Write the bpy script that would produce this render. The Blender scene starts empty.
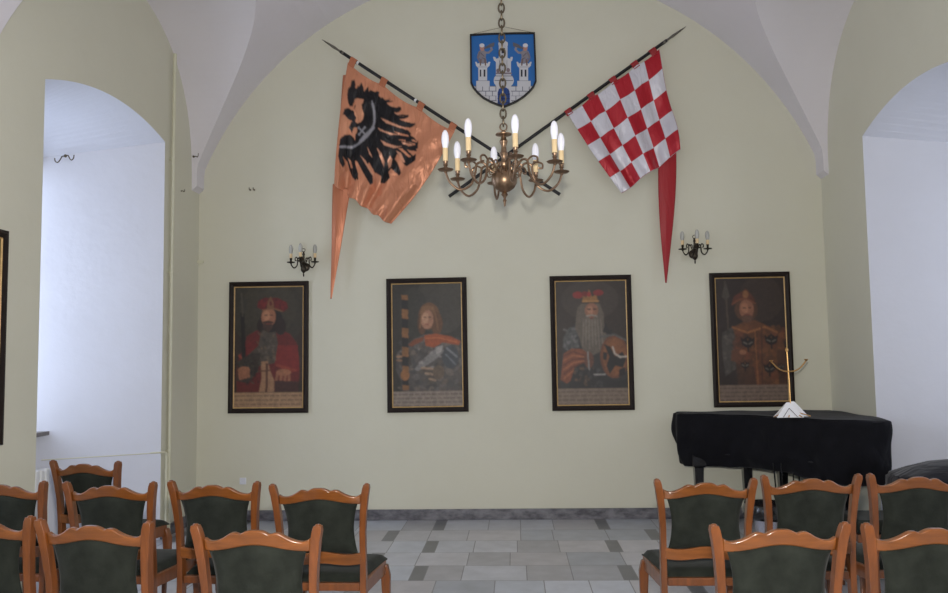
import bpy, bmesh, math, random
import numpy as np
from mathutils import Vector, Matrix
random.seed(7)
rng = np.random.default_rng(5)
S = bpy.context.scene
COL = S.collection
PI = math.pi

# ------------------------------------------------------------------ camera
F, CX, CY, EYE = 828.0, 474.0, 296.5, 1.58
def _n(v): return v / np.linalg.norm(v)
Yc = _n(np.array([40, -61.8, -F])); _b = F*F/(61.8+40*.0147)
Zc = _n(np.array([-.0147*_b, _b, -F])); Xc = np.cross(Yc, Zc)
RM = np.array([Xc, Yc, Zc])
def atY(u, v, Y):
    """point of the plane y = Y seen at photo position u, v (used to measure real places and sizes)"""
    r = RM @ np.array([(u-CX)/F, (CY-v)/F, -1.]); t = Y/r[1]
    return Vector((r[0]*t, Y, r[2]*t+EYE))
def atX(u, v, X):
    r = RM @ np.array([(u-CX)/F, (CY-v)/F, -1.]); t = X/r[0]
    return Vector((X, r[1]*t, r[2]*t+EYE))
cd = bpy.data.cameras.new('camera'); cam = bpy.data.objects.new('camera', cd); COL.objects.link(cam)
cd.sensor_width = 36; cd.lens = F*36/948; cd.clip_start = .05; cd.clip_end = 200
m = Matrix([list(RM[i]) + [0] for i in range(3)] + [[0, 0, 0, 1]]); m.translation = (0, 0, EYE)
cam.matrix_world = m; S.camera = cam
S.view_settings.view_transform = 'Standard'; S.view_settings.look = 'None'
S.view_settings.gamma = 1; S.view_settings.use_curve_mapping = False
S.view_settings.exposure = 0.1

# ------------------------------------------------------------------ materials
def srgb(c):
    return tuple((x/255/12.92) if x/255 <= .04045 else ((x/255+.055)/1.055)**2.4 for x in c)
def satin(M_, st, strength=.5):
    nt = M_.node_tree; N = nt.nodes; L = nt.links
    tc = N.new('ShaderNodeTexCoord'); mp = N.new('ShaderNodeMapping'); mp.inputs['Scale'].default_value = st; mp.inputs['Rotation'].default_value = (0, math.radians(18), 0)
    no = N.new('ShaderNodeTexNoise'); no.inputs['Scale'].default_value = 1; no.inputs['Detail'].default_value = 2.5; no.inputs['Distortion'].default_value = .8
    L.new(tc.outputs['Object'], mp.inputs[0]); L.new(mp.outputs[0], no.inputs['Vector'])
    bp = N.new('ShaderNodeBump'); bp.inputs['Strength'].default_value = strength; bp.inputs['Distance'].default_value = .03
    L.new(no.outputs[0], bp.inputs['Height']); L.new(bp.outputs[0], N['Principled BSDF'].inputs['Normal'])
def mat(name, col=(128,128,128), rough=.6, metal=0, noise=0, nscale=8, bump=0, bscale=60, coat=0, sheen=0, attr=None, stretch=None, spec=None, col2=None):
    M = bpy.data.materials.new(name); M.use_nodes = True
    nt = M.node_tree; N = nt.nodes; L = nt.links; b = N['Principled BSDF']
    c = srgb(col)
    b.inputs['Base Color'].default_value = (*c, 1)
    b.inputs['Roughness'].default_value = rough; b.inputs['Metallic'].default_value = metal
    if coat: b.inputs['Coat Weight'].default_value = coat; b.inputs['Coat Roughness'].default_value = .12
    if sheen: b.inputs['Sheen Weight'].default_value = sheen; b.inputs['Sheen Roughness'].default_value = .4
    if spec is not None: b.inputs['Specular IOR Level'].default_value = spec
    tc = N.new('ShaderNodeTexCoord'); vec = tc.outputs['Object']
    if stretch:
        mp = N.new('ShaderNodeMapping'); mp.inputs['Scale'].default_value = stretch; L.new(vec, mp.inputs[0]); vec = mp.outputs[0]
    src = None
    if attr:
        a = N.new('ShaderNodeAttribute'); a.attribute_name = attr; src = a.outputs['Color']
        L.new(src, b.inputs['Base Color'])
    if noise or col2:
        no = N.new('ShaderNodeTexNoise'); no.inputs['Scale'].default_value = nscale; no.inputs['Detail'].default_value = 6
        no.inputs['Roughness'].default_value = .6; L.new(vec, no.inputs['Vector'])
        if col2:
            mr = N.new('ShaderNodeMapRange'); mr.inputs[1].default_value = .35; mr.inputs[2].default_value = .65; L.new(no.outputs[0], mr.inputs[0])
            mx = N.new('ShaderNodeMix'); mx.data_type = 'RGBA'; L.new(mr.outputs[0], mx.inputs[0])
            mx.inputs[6].default_value = (*c, 1); mx.inputs[7].default_value = (*srgb(col2), 1); L.new(mx.outputs[2], b.inputs['Base Color'])
        else:
            mr = N.new('ShaderNodeMapRange'); mr.inputs[1].default_value = .3; mr.inputs[2].default_value = .7
            mr.inputs[3].default_value = 1-noise; mr.inputs[4].default_value = 1+noise; L.new(no.outputs[0], mr.inputs[0])
            vm = N.new('ShaderNodeVectorMath'); vm.operation = 'SCALE'; L.new(mr.outputs[0], vm.inputs['Scale'])
            if src is not None: L.new(src, vm.inputs[0])
            else: vm.inputs[0].default_value = c
            L.new(vm.outputs[0], b.inputs['Base Color'])
    if bump:
        n2 = N.new('ShaderNodeTexNoise'); n2.inputs['Scale'].default_value = bscale; n2.inputs['Detail'].default_value = 5
        L.new(tc.outputs['Object'], n2.inputs['Vector'])
        bp = N.new('ShaderNodeBump'); bp.inputs['Strength'].default_value = bump; bp.inputs['Distance'].default_value = .01
        L.new(n2.outputs[0], bp.inputs['Height']); L.new(bp.outputs[0], b.inputs['Normal'])
    return M
M = dict(
    wall=mat('painted_wall_lime', (210,208,190), .85, noise=.02, nscale=1.2, bump=.25, bscale=9),
    vault=mat('vault_plaster', (218,214,218), .9, noise=.015, nscale=2, bump=.3, bscale=7),
    niche=mat('niche_plaster', (212,214,222), .9, noise=.02, nscale=2, bump=.4, bscale=8),
    floor=mat('marble_floor', (170,170,168), .3, noise=.12, nscale=5, attr='Col'),
    base=mat('dark_marble', (122,121,126), .5, col2=(70,69,76), nscale=9, stretch=(1,1,2)),
    wood=mat('lacquered_wood', (106,58,22), .34, noise=.35, nscale=9, stretch=(4,4,.5), coat=.35),
    woodr=mat('lacquered_rail_wood', (116,66,25), .32, noise=.35, nscale=9, stretch=(.5,4,4), coat=.4),
    velvet=mat('green_velvet', (35,38,33), .95, spec=.15, noise=.4, nscale=11, sheen=.06, bump=.1, bscale=90),
    brass=mat('aged_brass', (132,108,86), .36, metal=.85, noise=.2, nscale=30),
    darkbrass=mat('dark_sconce_metal', (62,56,48), .4, metal=.8, noise=.2, nscale=30),
    chain=mat('chain_metal', (98,88,72), .45, metal=.8),
    candle=mat('candle_sleeve', (222,196,150), .6),
    bulb=mat('bulb_glass_white', (236,236,244), .25),
    frame=mat('dark_frame', (28,17,12), .6, spec=.3, noise=.2, nscale=20),
    gold=mat('gilt_slip', (205,170,115), .45, metal=.35, noise=.15, nscale=25),
    canvas=mat('oil_canvas', (60,50,40), .5, attr='Col', noise=.2, nscale=28),
    pole=mat('black_pole', (22,22,24), .4),
    white=mat('white_enamel', (225,225,225), .5),
    steel=mat('spear_steel', (120,116,108), .35, metal=.8),
    orange=mat('orange_satin', (205,124,80), .38, metal=.35, attr='Col', sheen=.3),
    checker=mat('satin_checks', (205,20,40), .42, metal=.2, attr='Col', sheen=.3),
    red=mat('red_satin', (158,16,28), .45, sheen=.2),
    orange2=mat('orange_tail_satin', (190,118,84), .38, metal=.3, sheen=.3),
    shield=mat('painted_shield', (30,80,150), .5, attr='Col'),
    black=mat('black_rim', (16,16,20), .5),
    lacquer=mat('black_lacquer', (14,14,16), .2, coat=.5),
    cloth=mat('black_cover_cloth', (15,15,20), .9, spec=.2, noise=.15, nscale=6, bump=.3, bscale=120, sheen=.05),
    cloth2=mat('grey_cover_cloth', (32,32,37), .95, spec=.15, noise=.15, nscale=6, bump=.3, bscale=120, sheen=.15),
    pipe=mat('painted_pipe', (206,204,180), .45),
    paper=mat('white_card', (238,238,240), .7),
    ink=mat('card_edge_line', (60,56,54), .7),
    gbrass=mat('bright_brass', (205,160,100), .28, metal=.9),
    sill=mat('stone_sill', (118,112,108), .5, noise=.15, nscale=12),
    bulb2=mat('clear_bulb_glass', (176,176,170), .2),
    wframe=mat('window_white_paint', (225,225,222), .45),
    plastic=mat('outlet_plastic', (222,224,232), .4),
    chrome=mat('chrome', (190,190,200), .2, metal=.9),
    rearwall=mat('rear_wall_paint', (210,208,188), .85, noise=.02, nscale=1.2),
)
satin(M['orange'], (13,4,4), 1.0); satin(M['checker'], (12,4,5), .6); satin(M['orange2'], (14,4,2), .5); satin(M['red'], (14,4,2), .4); satin(M['cloth'], (5,2,3), 1.0); satin(M['cloth2'], (5,5,5), .6)
g = bpy.data.materials.new('window_glass'); g.use_nodes = True
nt = g.node_tree; nt.nodes.clear(); o = nt.nodes.new('ShaderNodeOutputMaterial'); mx = nt.nodes.new('ShaderNodeMixShader')
tr = nt.nodes.new('ShaderNodeBsdfTransparent'); gl = nt.nodes.new('ShaderNodeBsdfGlossy'); gl.inputs['Roughness'].default_value = .05
mx.inputs[0].default_value = .07; nt.links.new(tr.outputs[0], mx.inputs[1]); nt.links.new(gl.outputs[0], mx.inputs[2]); nt.links.new(mx.outputs[0], o.inputs[0])
M['glass'] = g
W = bpy.data.worlds.new('sky'); S.world = W; W.use_nodes = True
W.node_tree.nodes['Background'].inputs[0].default_value = (.75, .85, 1, 1); W.node_tree.nodes['Background'].inputs[1].default_value = 1.2

# ------------------------------------------------------------------ mesh helpers
class MB:
    def __init__(s): s.v = []; s.f = []; s.mi = []
    def add(s, v, f, mi=0):
        k = len(s.v); s.v += [tuple(p) for p in v]; s.f += [tuple(i+k for i in q) for q in f]; s.mi += [mi]*len(f); return s
    def quad(s, a, b, c, d, mi=0): return s.add([a, b, c, d], [(0, 1, 2, 3)], mi)
    def box(s, c, d, mi=0, rot=None):
        v = []
        for x in (-1, 1):
            for y in (-1, 1):
                for z in (-1, 1):
                    p = Vector((x*d[0]/2, y*d[1]/2, z*d[2]/2))
                    if rot: p = rot @ p
                    v.append(p+Vector(c))
        return s.add(v, [(0,1,3,2), (4,6,7,5), (0,4,5,1), (2,3,7,6), (0,2,6,4), (1,5,7,3)], mi)
    def tube(s, pts, r, n=8, cap=True, mi=0, closed=False):
        pts = [Vector(p) for p in pts]; K = len(pts)
        rr = r if isinstance(r, (list, tuple)) else [r]*K
        T = []
        for i in range(K):
            if closed: t = pts[(i+1) % K]-pts[i-1]
            else: t = pts[min(i+1, K-1)]-pts[max(i-1, 0)]
            T.append(t.normalized())
        up = Vector((0, 0, 1)) if abs(T[0].z) < .9 else Vector((1, 0, 0))
        nrm = (up - T[0]*up.dot(T[0])).normalized(); v = []
        for i in range(K):
            nrm = (nrm - T[i]*nrm.dot(T[i])).normalized(); bn = T[i].cross(nrm)
            for j in range(n):
                a = 2*PI*j/n; v.append(pts[i]+(nrm*math.cos(a)+bn*math.sin(a))*rr[i])
        f = []
        for i in range(K if closed else K-1):
            for j in range(n):
                i2 = (i+1) % K; f.append((i*n+j, i*n+(j+1) % n, i2*n+(j+1) % n, i2*n+j))
        if cap and not closed: f.append(tuple(range(n-1, -1, -1))); f.append(tuple((K-1)*n+j for j in range(n)))
        return s.add(v, f, mi)
    def lathe(s, prof, c=(0,0,0), n=16, mi=0, axis='z'):
        v = []; f = []; K = len(prof)
        for (r, z) in prof:
            for j in range(n):
                a = 2*PI*j/n; x, y = r*math.cos(a), r*math.sin(a)
                p = (x, y, z) if axis == 'z' else ((x, z, y) if axis == 'y' else (z, x, y))
                v.append((p[0]+c[0], p[1]+c[1], p[2]+c[2]))
        for i in range(K-1):
            for j in range(n): f.append((i*n+j, i*n+(j+1) % n, (i+1)*n+(j+1) % n, (i+1)*n+j))
        f.append(tuple(range(n-1, -1, -1))); f.append(tuple((K-1)*n+j for j in range(n)))
        return s.add(v, f, mi)
    def rectsweep(s, pts, wd, mi=0):
        """pts with per-point (width x, depth y) rectangle of horizontal sections"""
        v = []
        for p, (w, d) in zip(pts, wd):
            for a, b in ((-1,-1), (1,-1), (1,1), (-1,1)): v.append((p[0]+a*w/2, p[1]+b*d/2, p[2]))
        f = [(3,2,1,0)]
        for i in range(len(pts)-1):
            for j in range(4): f.append((i*4+j, i*4+(j+1) % 4, (i+1)*4+(j+1) % 4, (i+1)*4+j))
        k = (len(pts)-1)*4; f.append((k, k+1, k+2, k+3))
        return s.add(v, f, mi)
    def slab(s, top, bot, y0, y1, bow=None, mi=0):
        """board between two xz curves (same x samples), front y0 and back y1, bow(x) shifts y"""
        v = []; K = len(top)
        for (x, zt), (x2, zb) in zip(top, bot):
            b = bow(x) if bow else 0
            v += [(x, y0+b, zt), (x, y0+b, zb), (x, y1+b, zb), (x, y1+b, zt)]
        f = [(0,1,2,3)]
        for i in range(K-1):
            for j in range(4): f.append((i*4+j, (i+1)*4+j, (i+1)*4+(j+1) % 4, i*4+(j+1) % 4))
        k = (K-1)*4; f.append((k+3, k+2, k+1, k))
        return s.add(v, f, mi)
    def build(s, name, mats, parent=None, smooth=False, bevel=0, loc=None, sub=0, angle=40):
        me = bpy.data.meshes.new(name); me.from_pydata(s.v, [], s.f)
        mats = mats if isinstance(mats, (list, tuple)) else [mats]
        for q in mats: me.materials.append(q)
        me.polygons.foreach_set('material_index', s.mi)
        bm = bmesh.new(); bm.from_mesh(me); bmesh.ops.recalc_face_normals(bm, faces=bm.faces); bm.to_mesh(me); bm.free()
        if smooth:
            me.polygons.foreach_set('use_smooth', [True]*len(me.polygons))
            me.set_sharp_from_angle(angle=math.radians(angle))
        ob = bpy.data.objects.new(name, me); COL.objects.link(ob)
        if parent: ob.parent = parent
        if loc: ob.location = loc
        if bevel:
            md = ob.modifiers.new('bevel', 'BEVEL'); md.width = bevel; md.segments = 2; md.limit_method = 'ANGLE'
        if sub:
            md = ob.modifiers.new('sub', 'SUBSURF'); md.levels = sub; md.render_levels = sub
        return ob
def tag(o, label=None, cat=None, group=None, kind=None):
    if label: o['label'] = label
    if cat: o['category'] = cat
    if group: o['group'] = group
    if kind: o['kind'] = kind
    return o
def thing(name, label, cat, loc=(0,0,0), rz=0, group=None):
    o = bpy.data.objects.new(name, None); o.empty_display_size = .1; COL.objects.link(o)
    o.location = loc; o.rotation_euler = (0, 0, rz)
    return tag(o, label, cat, group)
def struct(o): o['kind'] = 'structure'; return o
def copy_tree(o, parent=None):
    c = o.copy(); COL.objects.link(c); c.parent = parent
    for ch in list(o.children): copy_tree(ch, c)
    return c

# ------------------------------------------------------------------ the room
YB, XL, XR, YR = 8.3, -3.215, 3.09, -5.4
XC, ZC, RB = -.06, 2.235, 3.37           # main barrel
BAYS = [6.46, 3.04, -.38, -3.80]; AB, Z0, BH, NE = 1.64, 3.36, 1.50, 2.4

def vault():
    mb = MB(); n = 36
    ss = [AB*math.sin(PI/2*i/n) for i in range(n+1)]
    z2 = [Z0+BH*(max(0, 1-(s/AB)**NE))**(1/NE) for s in ss]
    xg = [min(3.105, math.sqrt(RB*RB-(z-ZC)**2)) for z in z2]
    for bi, c in enumerate(BAYS):
        for sy in (-1, 1):
            end = c+sy*1.71
            if bi == 0 and sy == 1: end = YB
            if bi == len(BAYS)-1 and sy == -1: end = YR
            for sx in (-1, 1):
                wx = (XL-.02) if sx < 0 else (XR+.02)
                for i in range(n):
                    a, b = i, i+1; ya, yb = c+sy*ss[a], c+sy*ss[b]
                    mb.quad((wx, ya, z2[a]), (wx, yb, z2[b]), (XC+sx*xg[b], yb, z2[b]), (XC+sx*xg[a], ya, z2[a]))
                    mb.quad((XC+sx*xg[a], ya, z2[a]), (XC+sx*xg[b], yb, z2[b]), (XC+sx*xg[b], end, z2[b]), (XC+sx*xg[a], end, z2[a]))
                # foot flush piece below the springing
                mb.add([(XC+sx*xg[n], c+sy*AB, z2[n]), (wx, c+sy*AB, z2[n]), (wx, c+sy*AB, z2[n]-.06)], [(0,1,2)])
                mb.quad((XC+sx*xg[n], c+sy*AB, z2[n]), (XC+sx*xg[n], end, z2[n]), (wx, end, z2[n]-.06), (wx, c+sy*AB, z2[n]-.06))
            # crown of the barrel
            k = 24; th0 = math.asin(xg[0]/RB)
            for i in range(k):
                t0, t1 = -th0+2*th0*i/k, -th0+2*th0*(i+1)/k
                p0 = (XC+RB*math.sin(t0), ZC+RB*math.cos(t0)); p1 = (XC+RB*math.sin(t1), ZC+RB*math.cos(t1))
                mb.quad((p0[0], c, p0[1]), (p1[0], c, p1[1]), (p1[0], end, p1[1]), (p0[0], end, p0[1]))
    ob = struct(mb.build('ceiling', M['vault'], smooth=True, angle=25))
vault()

NIX = 20
def side_wall(name, X, sx, niches, ymin, ymax, ztop=5.2):
    """niches: (y0, y1, zs0, zs1, rise); sx = outward direction"""
    mb = MB(); cur = ymin; D = .95
    ns = sorted(niches); wins = []
    for (y0, y1, za, zb, rise) in ns:
        mb.quad((X, cur, 0), (X, y0, 0), (X, y0, ztop), (X, cur, ztop)); cur = y1
        ys = [y0+(y1-y0)*i/NIX for i in range(NIX+1)]
        zs = [za+(zb-za)*i/NIX + rise*(1-(2*i/NIX-1)**2) for i in range(NIX+1)]
        e = .40; zi = .22; Xo = X+sx*D
        yo = [y0+e+(y1-y0-2*e)*i/NIX for i in range(NIX+1)]; zo = [z-zi for z in zs]
        for i in range(NIX):
            mb.quad((X, ys[i], zs[i]), (X, ys[i+1], zs[i+1]), (X, ys[i+1], ztop), (X, ys[i], ztop))
            mb.quad((X, ys[i], zs[i]), (X, ys[i+1], zs[i+1]), (Xo, yo[i+1], zo[i+1]), (Xo, yo[i], zo[i]), 1)
        mb.quad((X, y0, 0), (X, y0, zs[0]), (Xo, yo[0], zo[0]), (Xo, yo[0], 0), 1)
        mb.quad((X, y1, 0), (X, y1, zs[-1]), (Xo, yo[-1], zo[-1]), (Xo, yo[-1], 0), 1)
        mb.quad((Xo, yo[0], 0), (Xo, yo[-1], 0), (Xo, yo[-1], .97), (Xo, yo[0], .97), 1)
        # wall around the window head
        zh = min(zo)-.02; xw = Xo
        for i in range(NIX): mb.quad((xw, yo[i], zh), (xw, yo[i+1], zh), (xw, yo[i+1], zo[i+1]), (xw, yo[i], zo[i]), 1)
        # outer reveal
        Xq = Xo+sx*.25
        mb.quad((Xo, yo[0], .97), (Xo, yo[-1], .97), (Xq, yo[-1], .97), (Xq, yo[0], .97), 1)
        mb.quad((Xo, yo[0], zh), (Xo, yo[-1], zh), (Xq, yo[-1], zh), (Xq, yo[0], zh), 1)
        mb.quad((Xo, yo[0], .95), (Xo, yo[0], zh), (Xq, yo[0], zh), (Xq, yo[0], .95), 1)
        mb.quad((Xo, yo[-1], .95), (Xo, yo[-1], zh), (Xq, yo[-1], zh), (Xq, yo[-1], .95), 1)
        wins.append((Xo, yo[0], yo[-1], .95, zh))
    mb.quad((X, cur, 0), (X, ymax, 0), (X, ymax, ztop), (X, cur, ztop))
    me = mb.build(name, [M['wall'], M['niche']]); struct(me)
    return wins
LN = [(5.47, 7.45, 3.56, 3.64, .15)] + [(c-.96, c+1.0, 3.56, 3.6, .15) for c in (3.1, -.3, -3.7)]
RN = [(5.25, 7.30, 3.44, 3.48, .20)] + [(c-1.0, c+1.0, 3.46, 3.46, .2) for c in (2.95, -.4, -3.8)]
wl = side_wall('wall_left', XL, -1, LN, YR, YB)
wr = side_wall('wall_right', XR, 1, RN, YR, YB)
mb = MB(); mb.quad((XL, YB, 0), (XR, YB, 0), (XR, YB, 5.75), (XL, YB, 5.75)); struct(mb.build('wall_back', M['wall']))
mb = MB(); mb.quad((XL, YR, 0), (XR, YR, 0), (XR, YR, 5.75), (XL, YR, 5.75)); struct(mb.build('wall_rear', M['rearwall']))
# windows
wn = 0
for sx, lst in ((-1, wl), (1, wr)):
    for (Xo, y0, y1, z0, z1) in lst:
        wn += 1; xw = Xo+sx*.17; mb = MB()
        w = y1-y0; h = z1-z0; fw = .06; cy = (y0+y1)/2; cz = (z0+z1)/2
        for yy in (y0+fw/2, cy, y1-fw/2): mb.box((xw, yy, cz), (.06, fw, h))
        for zz in (z0+fw/2, z0+h*.62, z1-fw/2): mb.box((xw, cy, zz), (.055, w, fw))
        win = struct(mb.build('window_%d' % wn, M['wframe'], bevel=.004))
        mb = MB(); mb.box((xw, cy, cz), (.006, w-.02, h-.02)); pane = mb.build('pane', M['glass'], win)
        s_ = MB(); s_.box((Xo+sx*.02, cy, .99), (.26, w+.12, .035)); sill = s_.build('window_sill', M['sill'], win, bevel=.004)
# baseboards
mb = MB(); mb.box(((XL+XR)/2, YB-.012, .052), (XR-XL-.004, .024, .104)); struct(mb.build('baseboard_back', M['base'], bevel=.003))
def side_board(name, X, sx, niches):
    mb = MB(); cur = YR
    for (y0, y1, *_r) in sorted(niches)+[(YB-.03, 0, 0)]:
        if y0-cur > .02: mb.box((X-sx*.012, (cur+y0)/2, .052), (.024, y0-cur, .104))
        cur = y1
    struct(mb.build(name, M['base'], bevel=.003))
side_board('baseboard_left', XL, -1, LN); side_board('baseboard_right', XR, 1, RN)

# floor: rows of marble slabs with small dark slabs set in a zigzag
def floor():
    V = []; Fc = []; colr = []; J = .0035
    base_z = 0
    def tile(x0, x1, y0, y1, c):
        k = len(V); V.extend([(x0+J, y0+J, 0), (x1-J, y0+J, 0), (x1-J, y1-J, 0), (x0+J, y1-J, 0)]); Fc.append((k, k+1, k+2, k+3)); colr.append(c)
        k = len(V)
        o_ = [(x0, y0, 0), (x1, y0, 0), (x1, y1, 0), (x0, y1, 0)]; V.extend(o_)
        for i in range(4):
            Fc.append((k+i, k+(i+1) % 4, k-4+(i+1) % 4, k-4+i)); colr.append((.16, .16, .165))
    y = 8.30; r = 0; dp = .437
    edges = [8.31, 7.79, 7.344, 6.904, 6.475, 6.046]
    X0, X1 = XL-1.1, XR+1.1
    while y > YR-.4:
        ya, yb = (edges[r], edges[r+1]) if r < 5 else (y, y-dp)
        darks = [-.735, .806] if r % 2 == 0 else [-1.138, 1.212]
        darks = darks + [d-1.95 for d in darks[:1]] + [d+1.95 for d in darks[1:2]]
        darks = sorted(d for d in darks if X0 < d < X1)
        xs = X0; segs = []
        for d in darks+[X1+.052]:
            a, b = xs, d-.052
            n = max(1, round((b-a)/.40)); wds = [1+.35*random.uniform(-1, 1) for _ in range(n)]; sm = sum(wds); p = a
            for w_ in wds:
                q = p+(b-a)*w_/sm; segs.append((p, q, 0)); p = q
            if d < X1: segs.append((d-.052, d+.052, 1))
            xs = d+.052
        for (a, b, dk) in segs:
            if dk: t = random.uniform(.9, 1.1); c = tuple(t*q for q in srgb((104, 105, 108)))
            else:
                t = random.choice([.74, .85, .95, 1, 1, 1.05, 1.12]); w_ = random.uniform(-.02, .02); c = tuple(t*q for q in srgb((182+w_*200, 183, 188-w_*150)))
            tile(a, b, yb, ya, c)
        y = yb; r += 1
    me = bpy.data.meshes.new('floor'); me.from_pydata(V, [], Fc); me.materials.append(M['floor'])
    at = me.color_attributes.new('Col', 'FLOAT_COLOR', 'CORNER'); arr = []
    for p, c in zip(me.polygons, colr): arr += [c[0], c[1], c[2], 1]*p.loop_total
    at.data.foreach_set('color', arr)
    ob = bpy.data.objects.new('floor', me); COL.objects.link(ob); struct(ob)
    # veined marble
    nt = M['floor'].node_tree
floor()

# ------------------------------------------------------------------ painted rasters (patterns that are painted on things)
def inpoly(px, py, pts):
    c = np.zeros(px.shape, bool); n = len(pts); j = n-1
    for i in range(n):
        xi, yi = pts[i]; xj, yj = pts[j]
        if yi != yj:
            cond = ((yi > py) != (yj > py)) & (px < (xj-xi)*(py-yi)/(yj-yi)+xi); c ^= cond
        j = i
    return c
def inell(px, py, cx, cy, rx, ry, rot=0):
    c, s = math.cos(rot), math.sin(rot); x, y = px-cx, py-cy
    return ((x*c+y*s)/rx)**2+((-x*s+y*c)/ry)**2 < 1
class Paint:
    def __init__(s, px, py, bg): s.px, s.py = px, py; s.c = np.tile(np.array(srgb(bg)), (px.size, 1)); s.px = px.ravel(); s.py = py.ravel()
    def put(s, mk, col, a=1.):
        s.c[mk] = s.c[mk]*(1-a)+np.array(srgb(col))*a; return s
    def poly(s, pts, col, a=1.): return s.put(inpoly(s.px, s.py, pts), col, a)
    def ell(s, cx, cy, rx, ry, col, rot=0, a=1.): return s.put(inell(s.px, s.py, cx, cy, rx, ry, rot), col, a)
    def line(s, pts, w, col, a=1.):
        mk = np.zeros(s.px.shape, bool)
        for (x0, y0), (x1, y1) in zip(pts[:-1], pts[1:]):
            dx, dy = x1-x0, y1-y0; L2 = dx*dx+dy*dy+1e-9
            t = np.clip(((s.px-x0)*dx+(s.py-y0)*dy)/L2, 0, 1)
            mk |= (s.px-x0-t*dx)**2+(s.py-y0-t*dy)**2 < (w/2)**2
        return s.put(mk, col, a)
    def blobs(s, box, n, r, cols, a=.5, seed=1):
        rg = random.Random(seed)
        for _ in range(n):
            s.ell(rg.uniform(box[0], box[2]), rg.uniform(box[1], box[3]), rg.uniform(.4, 1)*r, rg.uniform(.2, .7)*r, rg.choice(cols), rg.uniform(0, 3), a)
        return s
def grid_mesh(name, P, faces, col, mats, parent=None, smooth=True):
    me = bpy.data.meshes.new(name); me.from_pydata([tuple(p) for p in P], [], faces)
    for q in (mats if isinstance(mats, list) else [mats]): me.materials.append(q)
    if col is not None:
        at = me.color_attributes.new('Col', 'FLOAT_COLOR', 'POINT')
        at.data.foreach_set('color', np.hstack([np.clip(col, 0, 1), np.ones((len(col), 1))]).astype(np.float32).ravel())
    if smooth: me.polygons.foreach_set('use_smooth', [True]*len(me.polygons))
    ob = bpy.data.objects.new(name, me); COL.objects.link(ob)
    if parent: ob.parent = parent
    return ob
def gfaces(nu, nv): return [(j*nu+i, j*nu+i+1, (j+1)*nu+i+1, (j+1)*nu+i) for j in range(nv-1) for i in range(nu-1)]
def blur(c, nu, nv, k=1):
    a = c.reshape(nv, nu, 3)
    for _ in range(k):
        p = np.pad(a, ((1,1), (1,1), (0,0)), 'edge')
        a = (p[1:-1,1:-1]*2+p[:-2,1:-1]+p[2:,1:-1]+p[1:-1,:-2]+p[1:-1,2:])/6
    return a.reshape(-1, 3)

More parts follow.
